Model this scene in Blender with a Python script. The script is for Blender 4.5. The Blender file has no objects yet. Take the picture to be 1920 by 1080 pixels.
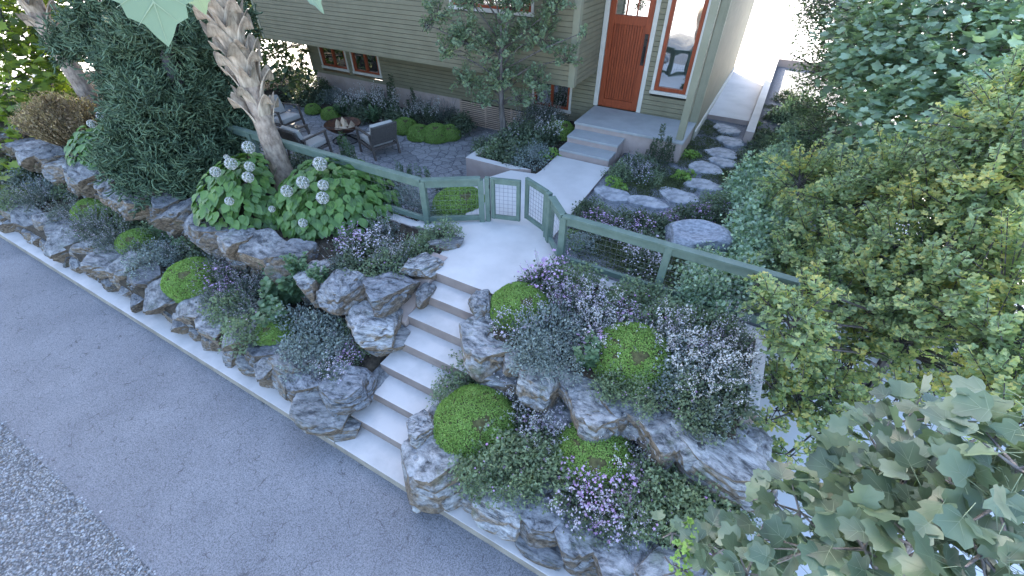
import bpy, math, random
import numpy as np
from mathutils import Vector, Matrix, noise
R=math.radians
rng=np.random.default_rng(7); random.seed(7)
scene=bpy.context.scene; COL=scene.collection
# ---------------------------------------------------------------- camera model (surveyed)
CAMH=4.85; FPX=803.54
def _basis():
    p,y,r=R(40.778),R(-28.817),R(0.2937)
    fw=np.array([math.sin(y)*math.cos(p),math.cos(y)*math.cos(p),-math.sin(p)])
    rt=np.array([math.cos(y),-math.sin(y),0.]); up=np.cross(rt,fw)
    return rt*math.cos(r)+up*math.sin(r), -rt*math.sin(r)+up*math.cos(r), fw
RT,UP,FW=_basis()
def ray(x,y): return FW+RT*(x-960)/FPX-UP*(y-540)/FPX
def at(x,y,z):                      # survey: point at height z
    d=ray(x,y); t=(z-CAMH)/d[2]; return d*t+np.array([0,0,CAMH])
def far(x,y,dist):
    d=ray(x,y); return d/np.linalg.norm(d)*dist+np.array([0,0,CAMH])
cd=bpy.data.cameras.new('camera'); cam=bpy.data.objects.new('camera',cd); COL.objects.link(cam)
cd.sensor_width=36; cd.lens=FPX/1920*36; cd.clip_end=2000; cd.clip_start=.05
M=Matrix(((RT[0],UP[0],-FW[0],0),(RT[1],UP[1],-FW[1],0),(RT[2],UP[2],-FW[2],CAMH),(0,0,0,1)))
cam.matrix_world=M; scene.camera=cam
# ---------------------------------------------------------------- light
SUN_AZ_DIR=Vector((-0.63,0.776,0)).normalized(); SUN_EL=R(27)
w=bpy.data.worlds.new('World'); scene.world=w; w.use_nodes=True
nt=w.node_tree; bg=nt.nodes['Background']; sky=nt.nodes.new('ShaderNodeTexSky')
sky.sky_type='NISHITA'; sky.sun_disc=False; sky.sun_elevation=SUN_EL
sky.sun_rotation=math.atan2(SUN_AZ_DIR.x,SUN_AZ_DIR.y)
sky.air_density=1.0; sky.dust_density=2.5; sky.ozone_density=1.6
nt.links.new(sky.outputs[0],bg.inputs[0]); bg.inputs[1].default_value=0.15
sd=bpy.data.lights.new('sun','SUN'); so=bpy.data.objects.new('sun',sd); COL.objects.link(so)
sd.energy=4.5; sd.angle=R(0.55); sd.color=(1,.86,.66)
dvec=Vector((SUN_AZ_DIR.x*math.cos(SUN_EL),SUN_AZ_DIR.y*math.cos(SUN_EL),math.sin(SUN_EL)))
so.rotation_euler=dvec.to_track_quat('Z','Y').to_euler(); so.location=(-6,16,14)
vs=scene.view_settings; vs.view_transform='Standard'; vs.look='None'; vs.gamma=1; vs.exposure=2.86
scene.render.engine='CYCLES'; scene.render.resolution_x=1024; scene.render.resolution_y=576
scene.cycles.max_bounces=6; scene.cycles.transparent_max_bounces=4
# ---------------------------------------------------------------- materials
def newmat(name):
    m=bpy.data.materials.new(name); m.use_nodes=True
    return m,m.node_tree,m.node_tree.nodes['Principled BSDF']
def N(nt,t,**k):
    n=nt.nodes.new(t)
    for a,b in k.items():
        if a.startswith('i_'):
            key=a[2:]; key=int(key) if key.isdigit() else key.replace('_',' ')
            n.inputs[key].default_value=b
        else: setattr(n,a,b)
    return n
def coords(nt,scale=(1,1,1),gen='Object'):
    tc=N(nt,'ShaderNodeTexCoord'); mp=N(nt,'ShaderNodeMapping'); mp.inputs['Scale'].default_value=scale
    nt.links.new(tc.outputs[gen],mp.inputs[0]); return mp.outputs[0]
def ramp(nt,fac,stops,interp='LINEAR'):
    r=N(nt,'ShaderNodeValToRGB'); cr=r.color_ramp; cr.interpolation=interp
    while len(cr.elements)<len(stops): cr.elements.new(.5)
    for e,(p,c) in zip(cr.elements,stops): e.position=p; e.color=(*c,1) if len(c)==3 else c
    nt.links.new(fac,r.inputs[0]); return r.outputs[0]
def bump(nt,b,h,strength=.3,dist=.01,prev=None):
    n=N(nt,'ShaderNodeBump'); n.inputs['Strength'].default_value=strength; n.inputs['Distance'].default_value=dist
    nt.links.new(h,n.inputs['Height'])
    if prev is not None: nt.links.new(prev,n.inputs['Normal'])
    nt.links.new(n.outputs[0],b.inputs['Normal']); return n.outputs[0]
def noisy(name,c1,c2,scale=6,rough=.85,bs=.3,bscale=60,bd=.004,detail=6,sc=(1,1,1),spec=.3,p0=.35,p1=.65):
    m,nt,b=newmat(name); co=coords(nt,sc)
    n=N(nt,'ShaderNodeTexNoise',i_Scale=scale,i_Detail=detail,i_Roughness=.6); nt.links.new(co,n.inputs[0])
    nt.links.new(ramp(nt,n.outputs[0],[(p0,c1),(p1,c2)]),b.inputs['Base Color'])
    b.inputs['Roughness'].default_value=rough; b.inputs['Specular IOR Level'].default_value=spec
    if bs:
        n2=N(nt,'ShaderNodeTexNoise',i_Scale=bscale,i_Detail=4); nt.links.new(co,n2.inputs[0]); bump(nt,b,n2.outputs[0],bs,bd)
    return m
def leafmat(name,cols,rough=.5,trans=.3,spec=.4,var=4.,tcol=None,gain=1.25):
    """per leaf colour from Random Per Island plus a slow clump noise"""
    m,nt,b=newmat(name); g=N(nt,'ShaderNodeNewGeometry')
    st=[(i/(max(1,len(cols)-1)),tuple(min(.8,k*gain) for k in c)) for i,c in enumerate(cols)]
    tc=N(nt,'ShaderNodeTexCoord'); n=N(nt,'ShaderNodeTexNoise',i_Scale=var,i_Detail=2); nt.links.new(tc.outputs['Object'],n.inputs[0])
    ma=N(nt,'ShaderNodeMath',operation='MULTIPLY_ADD'); nt.links.new(n.outputs[0],ma.inputs[0]); ma.inputs[1].default_value=1.5; ma.inputs[2].default_value=-.75
    ad=N(nt,'ShaderNodeMath',operation='MULTIPLY_ADD'); ad.use_clamp=True
    nt.links.new(g.outputs['Random Per Island'],ad.inputs[0]); ad.inputs[1].default_value=.8; nt.links.new(ma.outputs[0],ad.inputs[2])
    col=ramp(nt,ad.outputs[0],st); nt.links.new(col,b.inputs['Base Color'])
    b.inputs['Roughness'].default_value=rough; b.inputs['Specular IOR Level'].default_value=spec
    if trans>0:
        t=N(nt,'ShaderNodeBsdfTranslucent'); mix=N(nt,'ShaderNodeMixShader'); mix.inputs[0].default_value=trans
        h=N(nt,'ShaderNodeMix',data_type='RGBA',blend_type='MULTIPLY'); h.inputs[0].default_value=1.
        nt.links.new(col,h.inputs[6]); h.inputs[7].default_value=(*(tcol or (1.6,1.7,.7)),1); nt.links.new(h.outputs[2],t.inputs[0])
        nt.links.new(b.outputs[0],mix.inputs[1]); nt.links.new(t.outputs[0],mix.inputs[2])
        nt.links.new(mix.outputs[0],nt.nodes['Material Output'].inputs[0])
    return m
def plain(name,c,rough=.6,metal=0,spec=.4):
    m,nt,b=newmat(name); b.inputs['Base Color'].default_value=(*c,1); b.inputs['Roughness'].default_value=rough
    b.inputs['Metallic'].default_value=metal; b.inputs['Specular IOR Level'].default_value=spec; return m
MT={}
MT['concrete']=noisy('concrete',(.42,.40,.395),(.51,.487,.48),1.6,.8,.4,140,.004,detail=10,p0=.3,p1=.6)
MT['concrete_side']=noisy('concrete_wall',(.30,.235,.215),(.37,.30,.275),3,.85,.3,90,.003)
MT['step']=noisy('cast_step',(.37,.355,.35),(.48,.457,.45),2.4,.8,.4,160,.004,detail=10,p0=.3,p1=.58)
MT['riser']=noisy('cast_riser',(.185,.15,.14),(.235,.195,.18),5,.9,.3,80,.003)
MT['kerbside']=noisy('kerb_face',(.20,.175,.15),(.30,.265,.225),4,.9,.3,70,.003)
MT['porchtop']=noisy('porch_slab',(.27,.275,.28),(.32,.325,.33),3,.8,.2,160,.002)
MT['ground']=noisy('pale_ground',(.55,.55,.57),(.62,.62,.64),.25,.9,0)
MT['soil']=noisy('soil',(.022,.018,.014),(.07,.055,.04),14,.95,.8,70,.02)
MT['gravelsoil']=noisy('fine_gravel',(.07,.075,.085),(.26,.27,.30),70,.95,.8,110,.01,detail=3)
MT['green']=noisy('sage_timber',(.088,.128,.106),(.125,.172,.145),6,.6,.3,40,.002,sc=(1,1,1))
MT['wire']=plain('galvanised_wire',(.17,.18,.19),.5,.3)
MT['siding']=noisy('sage_siding',(.150,.136,.090),(.182,.166,.112),3,.65,.15,60,.001)
MT['sidetrim']=noisy('corner_board_paint',(.19,.185,.13),(.22,.212,.155),3,.6,.1,60,.001)
MT['white']=noisy('offwhite_trim',(.44,.41,.37),(.50,.47,.43),5,.6,.1,60,.001)
MT['red']=noisy('stained_cedar',(.17,.032,.011),(.26,.052,.017),3,.5,.25,30,.002,sc=(9,9,1.2))
MT['black']=plain('black_metal',(.02,.02,.022),.4,.5)
MT['slat']=noisy('cedar_slats',(.36,.26,.20),(.46,.35,.28),5,.8,.3,60,.002,sc=(1,6,6))
MT['rust']=noisy('rusty_steel',(.03,.018,.013),(.12,.05,.028),9,.7,.4,40,.004)
MT['log']=noisy('split_log',(.42,.32,.22),(.62,.50,.38),12,.85,.4,40,.003,sc=(1,1,6))
MT['teak']=noisy('grey_teak',(.075,.06,.052),(.12,.10,.09),8,.7,.3,60,.002,sc=(6,1,1))
MT['cushion']=noisy('cushion_cloth',(.38,.36,.34),(.44,.42,.40),40,.95,.4,260,.002)
MT['rope']=noisy('woven_back',(.06,.052,.05),(.13,.115,.105),60,.85,.6,90,.004)
def glass():
    m,nt,b=newmat('window_glass'); b.inputs['Base Color'].default_value=(.62,.62,.60,1); b.inputs['Metallic'].default_value=1.
    b.inputs['Roughness'].default_value=.03
    co=coords(nt); n=N(nt,'ShaderNodeTexNoise',i_Scale=2.5,i_Detail=1); nt.links.new(co,n.inputs[0]); bump(nt,b,n.outputs[0],.12,.02); return m
MT['glass']=glass()
def asphalt():
    m,nt,b=newmat('asphalt'); co=coords(nt)
    n1=N(nt,'ShaderNodeTexNoise',i_Scale=1.1,i_Detail=5,i_Roughness=.6); nt.links.new(co,n1.inputs[0])
    c=ramp(nt,n1.outputs[0],[(.3,(.128,.129,.145)),(.7,(.175,.176,.193))])
    n2=N(nt,'ShaderNodeTexNoise',i_Scale=75,i_Detail=4,i_Roughness=.75); nt.links.new(co,n2.inputs[0])
    g=ramp(nt,n2.outputs[0],[(.36,(.5,.5,.5)),(.62,(1.4,1.4,1.4))])
    mx=N(nt,'ShaderNodeMix',data_type='RGBA',blend_type='MULTIPLY'); mx.inputs[0].default_value=1; nt.links.new(c,mx.inputs[6]); nt.links.new(g,mx.inputs[7])
    # hairline cracks
    nw=N(nt,'ShaderNodeTexNoise',i_Scale=3.,i_Detail=4); nt.links.new(co,nw.inputs[0])
    vm=N(nt,'ShaderNodeVectorMath',operation='MULTIPLY_ADD'); nt.links.new(nw.outputs[1],vm.inputs[0]); vm.inputs[1].default_value=(.35,.35,.35); nt.links.new(co,vm.inputs[2])
    v=N(nt,'ShaderNodeTexVoronoi',feature='DISTANCE_TO_EDGE',i_Scale=5.5); nt.links.new(vm.outputs[0],v.inputs[0])
    nm=N(nt,'ShaderNodeTexNoise',i_Scale=7.,i_Detail=3); nt.links.new(co,nm.inputs[0])
    mk=ramp(nt,nm.outputs[0],[(.5,(0,0,0)),(.62,(1,1,1))])
    ck=ramp(nt,v.outputs[0],[(.0,(1,1,1)),(.03,(0,0,0))])
    mu=N(nt,'ShaderNodeMix',data_type='RGBA',blend_type='MULTIPLY'); mu.inputs[0].default_value=1; nt.links.new(mk,mu.inputs[6]); nt.links.new(ck,mu.inputs[7])
    m3=N(nt,'ShaderNodeMix',data_type='RGBA'); nt.links.new(mu.outputs[2],m3.inputs[0]); nt.links.new(mx.outputs[2],m3.inputs[6]); m3.inputs[7].default_value=(.055,.055,.06,1)
    # rusty flecks
    v2=N(nt,'ShaderNodeTexNoise',i_Scale=11.,i_Detail=5,i_Roughness=.7); nt.links.new(co,v2.inputs[0])
    rf=ramp(nt,v2.outputs[0],[(.70,(0,0,0)),(.76,(.7,.7,.7))])
    m4=N(nt,'ShaderNodeMix',data_type='RGBA'); nt.links.new(rf,m4.inputs[0]); nt.links.new(m3.outputs[2],m4.inputs[6]); m4.inputs[7].default_value=(.24,.10,.09,1)
    nt.links.new(m4.outputs[2],b.inputs['Base Color']); b.inputs['Roughness'].default_value=.85
    p=bump(nt,b,n2.outputs[0],.5,.006); bump(nt,b,n1.outputs[0],.4,.03,p); return m
MT['asphalt']=asphalt()
def gravel():
    m,nt,b=newmat('gravel'); co=coords(nt)
    nw=N(nt,'ShaderNodeTexNoise',i_Scale=18.,i_Detail=2); nt.links.new(co,nw.inputs[0])
    vm=N(nt,'ShaderNodeVectorMath',operation='MULTIPLY_ADD'); nt.links.new(nw.outputs[1],vm.inputs[0]); vm.inputs[1].default_value=(.04,.04,.04); nt.links.new(co,vm.inputs[2])
    v=N(nt,'ShaderNodeTexVoronoi',i_Scale=52.); nt.links.new(vm.outputs[0],v.inputs[0])
    s=N(nt,'ShaderNodeSeparateColor'); nt.links.new(v.outputs['Color'],s.inputs[0])
    c=ramp(nt,s.outputs[0],[(0,(.17,.17,.18)),(.45,(.27,.275,.29)),(.8,(.38,.39,.41)),(.93,(.48,.48,.47)),(1,(.22,.16,.11))])
    e=ramp(nt,v.outputs['Distance'],[(.25,(1,1,1)),(.62,(.35,.35,.35))])
    mx=N(nt,'ShaderNodeMix',data_type='RGBA',blend_type='MULTIPLY'); mx.inputs[0].default_value=1; nt.links.new(c,mx.inputs[6]); nt.links.new(e,mx.inputs[7])
    nt.links.new(mx.outputs[2],b.inputs['Base Color']); b.inputs['Roughness'].default_value=.9
    inv=N(nt,'ShaderNodeMath',operation='SUBTRACT'); inv.inputs[0].default_value=1; nt.links.new(v.outputs['Distance'],inv.inputs[1])
    bump(nt,b,inv.outputs[0],.9,.02); return m
MT['gravel']=gravel()
def flag():
    m,nt,b=newmat('flagstone_paving'); co=coords(nt)
    nw=N(nt,'ShaderNodeTexNoise',i_Scale=5.,i_Detail=3); nt.links.new(co,nw.inputs[0])
    vm=N(nt,'ShaderNodeVectorMath',operation='MULTIPLY_ADD'); nt.links.new(nw.outputs[1],vm.inputs[0]); vm.inputs[1].default_value=(.14,.14,.14); nt.links.new(co,vm.inputs[2])
    v=N(nt,'ShaderNodeTexVoronoi',feature='DISTANCE_TO_EDGE',i_Scale=4.8); nt.links.new(vm.outputs[0],v.inputs[0])
    v2=N(nt,'ShaderNodeTexVoronoi',i_Scale=4.8); nt.links.new(vm.outputs[0],v2.inputs[0])
    s=N(nt,'ShaderNodeSeparateColor'); nt.links.new(v2.outputs['Color'],s.inputs[0])
    c=ramp(nt,s.outputs[0],[(0,(.21,.21,.225)),(.5,(.245,.245,.26)),(1,(.29,.29,.305))])
    n=N(nt,'ShaderNodeTexNoise',i_Scale=22.,i_Detail=6,i_Roughness=.7); nt.links.new(co,n.inputs[0])
    g=ramp(nt,n.outputs[0],[(.3,(.7,.7,.7)),(.7,(1.25,1.25,1.25))])
    mx=N(nt,'ShaderNodeMix',data_type='RGBA',blend_type='MULTIPLY'); mx.inputs[0].default_value=1; nt.links.new(c,mx.inputs[6]); nt.links.new(g,mx.inputs[7])
    j=ramp(nt,v.outputs[0],[(.02,(1,1,1)),(.05,(0,0,0))])
    m3=N(nt,'ShaderNodeMix',data_type='RGBA'); nt.links.new(j,m3.inputs[0]); nt.links.new(mx.outputs[2],m3.inputs[6]); m3.inputs[7].default_value=(.10,.105,.125,1)
    nt.links.new(m3.outputs[2],b.inputs['Base Color']); b.inputs['Roughness'].default_value=.75
    h=ramp(nt,v.outputs[0],[(.015,(0,0,0)),(.06,(1,1,1))])
    p=bump(nt,b,n.outputs[0],.3,.01); bump(nt,b,h,.8,.012,p); return m
MT['flag']=flag()
def rockmat(name,pale=1.,rusty=1.,scl=1.):
    m,nt,b=newmat(name); oi=N(nt,'ShaderNodeObjectInfo'); tc=N(nt,'ShaderNodeTexCoord')
    off=N(nt,'ShaderNodeVectorMath',operation='MULTIPLY_ADD'); oi_c=N(nt,'ShaderNodeCombineXYZ')
    for k in range(3): nt.links.new(oi.outputs['Random'],oi_c.inputs[k])
    nt.links.new(oi_c.outputs[0],off.inputs[0]); off.inputs[1].default_value=(37,91,53); nt.links.new(tc.outputs['Object'],off.inputs[2])
    mp=N(nt,'ShaderNodeMapping'); mp.inputs['Rotation'].default_value=(.5,.35,.7); mp.inputs['Scale'].default_value=(1.0*scl,1.7*scl,3.0*scl)
    nt.links.new(off.outputs[0],mp.inputs[0])
    n=N(nt,'ShaderNodeTexNoise',i_Scale=2.3,i_Detail=14,i_Roughness=.74,i_Distortion=.3); nt.links.new(mp.outputs[0],n.inputs[0])
    c=ramp(nt,n.outputs[0],[(.30,(.02,.022,.027)),(.40,(.07,.074,.083)),(.48,(.165*pale,.17*pale,.183*pale)),(.57,(.26*pale,.265*pale,.28*pale)),(.72,(.40*pale,.40*pale,.41*pale))])
    # rust brown broken faces: sides
    g=N(nt,'ShaderNodeNewGeometry'); sx=N(nt,'ShaderNodeSeparateXYZ'); nt.links.new(g.outputs['Normal'],sx.inputs[0])
    n2=N(nt,'ShaderNodeTexNoise',i_Scale=3.4,i_Detail=6,i_Roughness=.65); nt.links.new(off.outputs[0],n2.inputs[0])
    ma=N(nt,'ShaderNodeMath',operation='MULTIPLY_ADD'); nt.links.new(n2.outputs[0],ma.inputs[0]); ma.inputs[1].default_value=2.4; nt.links.new(sx.outputs[2],ma.inputs[2])
    mb=N(nt,'ShaderNodeMath',operation='MULTIPLY'); nt.links.new(ma.outputs[0],mb.inputs[0]); mb.inputs[1].default_value=.5
    mask=ramp(nt,mb.outputs[0],[(.68,(rusty,)*3),(.90,(0,0,0))])
    n3=N(nt,'ShaderNodeTexNoise',i_Scale=9.,i_Detail=8,i_Roughness=.7); nt.links.new(off.outputs[0],n3.inputs[0])
    br=ramp(nt,n3.outputs[0],[(.30,(.03,.024,.02)),(.46,(.13,.10,.075)),(.62,(.26,.205,.155)),(.78,(.36,.31,.26))])
    mx=N(nt,'ShaderNodeMix',data_type='RGBA'); nt.links.new(mask,mx.inputs[0]); nt.links.new(c,mx.inputs[6]); nt.links.new(br,mx.inputs[7])
    # thin moss
    n4=N(nt,'ShaderNodeTexNoise',i_Scale=2.3,i_Detail=5); nt.links.new(off.outputs[0],n4.inputs[0])
    mk=ramp(nt,n4.outputs[0],[(.60,(0,0,0)),(.74,(.6,.6,.6))])
    m4=N(nt,'ShaderNodeMix',data_type='RGBA'); nt.links.new(mk,m4.inputs[0]); nt.links.new(mx.outputs[2],m4.inputs[6]); m4.inputs[7].default_value=(.075,.10,.06,1)
    vo=N(nt,'ShaderNodeTexVoronoi',feature='DISTANCE_TO_EDGE',i_Scale=2.6); wv=N(nt,'ShaderNodeVectorMath',operation='MULTIPLY_ADD'); nt.links.new(n3.outputs[1],wv.inputs[0]); wv.inputs[1].default_value=(.5,.5,.5); nt.links.new(mp.outputs[0],wv.inputs[2]); nt.links.new(wv.outputs[0],vo.inputs[0])
    crk=ramp(nt,vo.outputs[0],[(.0,(.25,.25,.25)),(.035,(1,1,1))])
    m5=N(nt,'ShaderNodeMix',data_type='RGBA',blend_type='MULTIPLY'); m5.inputs[0].default_value=.45; rv=ramp(nt,oi.outputs['Random'],[(0,(.62,.64,.68)),(.5,(.95,.93,.90)),(1,(1.12,1.1,1.08))]); m6=N(nt,'ShaderNodeMix',data_type='RGBA',blend_type='MULTIPLY'); m6.inputs[0].default_value=1.; nt.links.new(m4.outputs[2],m6.inputs[6]); nt.links.new(rv,m6.inputs[7]); nt.links.new(m6.outputs[2],m5.inputs[6]); nt.links.new(crk,m5.inputs[7])
    nt.links.new(m5.outputs[2],b.inputs['Base Color']); b.inputs['Roughness'].default_value=.8; b.inputs['Specular IOR Level'].default_value=.35
    p=bump(nt,b,n.outputs[0],.6,.035); p=bump(nt,b,crk,.5,.02,p); bump(nt,b,n3.outputs[0],.6,.018,p); return m
MT['rock']=rockmat('weathered_gneiss'); MT['rockpale']=rockmat('pale_gneiss',1.3,1.,1.2)
MT['boulder']=noisy('blue_grey_granite',(.13,.145,.175),(.33,.345,.385),9,.75,.5,40,.006,detail=10)
MT['stone']=noisy('blue_stone',(.16,.17,.19),(.36,.365,.39),9,.8,.6,28,.01)
def barkmat(name,c1,c2,sc=(14,14,2)):
    return noisy(name,c1,c2,1.6,.9,.9,2.2,.03,sc=sc)
MT['bark']=barkmat('grey_bark',(.045,.04,.04),(.14,.125,.12)); MT['barkpale']=barkmat('pale_bark',(.13,.115,.11),(.26,.235,.22))
MT['palmbark']=noisy('palm_trunk',(.17,.125,.10),(.40,.32,.26),2.6,.9,.8,5.,.02,sc=(5,5,3),detail=9)
MT['boot']=noisy('palm_leaf_base',(.20,.15,.11),(.50,.41,.32),1.8,.8,.5,6,.008,sc=(9,9,2.5),detail=9,p0=.33,p1=.66)
# leaves
MT['l_ginkgo']=leafmat('ginkgo_leaf',[(.07,.09,.05),(.12,.165,.09),(.17,.21,.11),(.24,.24,.10),(.32,.27,.10)],.5,.38,var=2.2,gain=1.8)
MT['l_ginkgo2']=leafmat('small_ginkgo_leaf',[(.07,.10,.06),(.12,.17,.11),(.17,.22,.14),(.20,.22,.11)],.5,.3,var=4,gain=1.25)
MT['l_maple']=leafmat('maple_leaf',[(.05,.08,.022),(.11,.17,.035),(.20,.27,.05),(.30,.35,.08)],.5,.42,var=1.2,gain=1.0)
MT['l_broad']=leafmat('broad_leaf',[(.06,.085,.06),(.12,.17,.12),(.18,.24,.18),(.24,.29,.19)],.42,.3,.6,var=2,gain=1.95)
MT['l_tulip']=leafmat('tulip_tree_leaf',[(.05,.07,.048),(.09,.13,.085),(.135,.185,.125),(.20,.245,.165)],.38,.25,.6,var=5,gain=1.08)
MT['l_plane']=leafmat('plane_leaf',[(.10,.15,.11),(.13,.18,.14)],.4,.08,.5,var=3,gain=1.05)
MT['vein']=plain('leaf_vein',(.20,.25,.16),.6)
MT['vein_dark']=plain('hydrangea_vein',(.17,.26,.09),.6)
MT['l_dark']=leafmat('dark_leaf',[(.02,.035,.018),(.045,.07,.03),(.07,.10,.045)],.5,.3,var=2)
MT['l_small']=leafmat('bush_leaf',[(.05,.07,.045),(.09,.13,.07),(.12,.19,.10)],.45,.25,var=3)
MT['l_jun']=leafmat('juniper_needles',[(.045,.07,.045),(.08,.125,.075),(.125,.18,.11)],.6,.12,.25,var=1.8,gain=1.3)
MT['l_hyd']=leafmat('hydrangea_leaf',[(.045,.095,.028),(.075,.15,.04),(.10,.19,.05),(.14,.22,.06)],.42,.3,.5,var=5,gain=1.1)
MT['l_moss']=leafmat('moss_leaf',[(.16,.26,.06),(.23,.36,.09),(.29,.43,.13)],.7,.2,.2,var=9,gain=.88)
MT['l_ger']=leafmat('geranium_leaf',[(.065,.085,.05),(.105,.14,.085),(.15,.19,.11)],.6,.2,.3,var=9,gain=1.5)
MT['l_sil']=leafmat('silver_leaf',[(.09,.11,.11),(.15,.18,.175),(.22,.26,.25)],.6,.15,.3,var=9)
MT['l_lav']=leafmat('lavender_leaf',[(.05,.06,.055),(.09,.11,.095),(.14,.16,.145)],.6,.15,.3,var=9)
MT['l_dk']=leafmat('shade_leaf',[(.045,.06,.04),(.075,.10,.065),(.11,.14,.09)],.55,.2,.3,var=6)
MT['l_mint']=leafmat('herb_leaf',[(.06,.10,.06),(.09,.15,.08),(.12,.19,.10)],.5,.25,.35,var=6)
MT['l_mat']=leafmat('creeper_leaf',[(.035,.045,.022),(.055,.07,.03),(.08,.095,.045)],.7,.15,.2,var=8)
MT['l_heath']=leafmat('heather_spray',[(.12,.085,.055),(.24,.18,.12),(.34,.28,.19)],.7,.3,.2,var=5)
MT['l_palm']=leafmat('palm_frond',[(.06,.12,.04),(.11,.19,.06),(.18,.24,.07)],.45,.3,.4,var=2)
MT['f_dull']=leafmat('dull_lavender_floret',[(.26,.25,.27),(.36,.34,.38),(.50,.48,.50)],.6,.2,.2,var=9,tcol=(1,1,1),gain=1.)
MT['f_white']=leafmat('white_floret',[(.60,.58,.55),(.72,.70,.72),(.78,.78,.76)],.6,.25,.2,var=9,tcol=(1,1,1),gain=.85)
MT['f_pink']=leafmat('mauve_flower',[(.50,.30,.55),(.62,.42,.66),(.74,.60,.76)],.6,.25,.2,var=9,tcol=(1,1,1),gain=.85)
MT['f_lilac']=leafmat('pale_lilac_floret',[(.55,.48,.60),(.66,.60,.68),(.74,.72,.74)],.6,.25,.2,var=9,tcol=(1,1,1),gain=.85)
MT['f_purple']=leafmat('purple_flower',[(.22,.12,.35),(.34,.20,.46),(.42,.28,.52)],.6,.2,.2,var=9,tcol=(1,1,1),gain=.85)
MT['f_green']=plain('flower_core',(.10,.16,.06),.8)
MT['stem']=plain('green_stem',(.09,.13,.06),.7)
MT['mosscore']=noisy('moss_core',(.05,.045,.02),(.10,.10,.04),30,.95,.8,80,.01)
# ---------------------------------------------------------------- object helpers
def props(o,label=None,cat=None,group=None,kind=None):
    if label: o['label']=label
    if cat: o['category']=cat
    if group: o['group']=group
    if kind: o['kind']=kind
    return o
def empty(name,loc,label,cat,group=None,rz=0):
    o=bpy.data.objects.new(name,None); COL.objects.link(o); o.location=Vector(loc); o.rotation_euler[2]=rz
    o.empty_display_size=.1; return props(o,label,cat,group)
def tri_mesh(name,V,T,mats,MI=None,smooth=False):
    me=bpy.data.meshes.new(name); V=np.asarray(V,np.float32); T=np.asarray(T,np.int32)
    me.vertices.add(len(V)); me.vertices.foreach_set('co',V.ravel())
    me.loops.add(T.size); me.loops.foreach_set('vertex_index',T.ravel())
    me.polygons.add(len(T)); k=T.shape[1]; me.polygons.foreach_set('loop_start',np.arange(len(T),dtype=np.int32)*k)
    if MI is not None: me.polygons.foreach_set('material_index',np.asarray(MI,np.int32))
    if smooth: me.polygons.foreach_set('use_smooth',np.ones(len(T),bool))
    for m in (mats if isinstance(mats,(list,tuple)) else [mats]): me.materials.append(m)
    me.update(calc_edges=True); return me
def link(name,me,parent=None,loc=None):
    o=bpy.data.objects.new(name,me); COL.objects.link(o)
    if parent is not None: o.parent=parent
    if loc is not None: o.location=Vector(loc)
    return o
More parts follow.
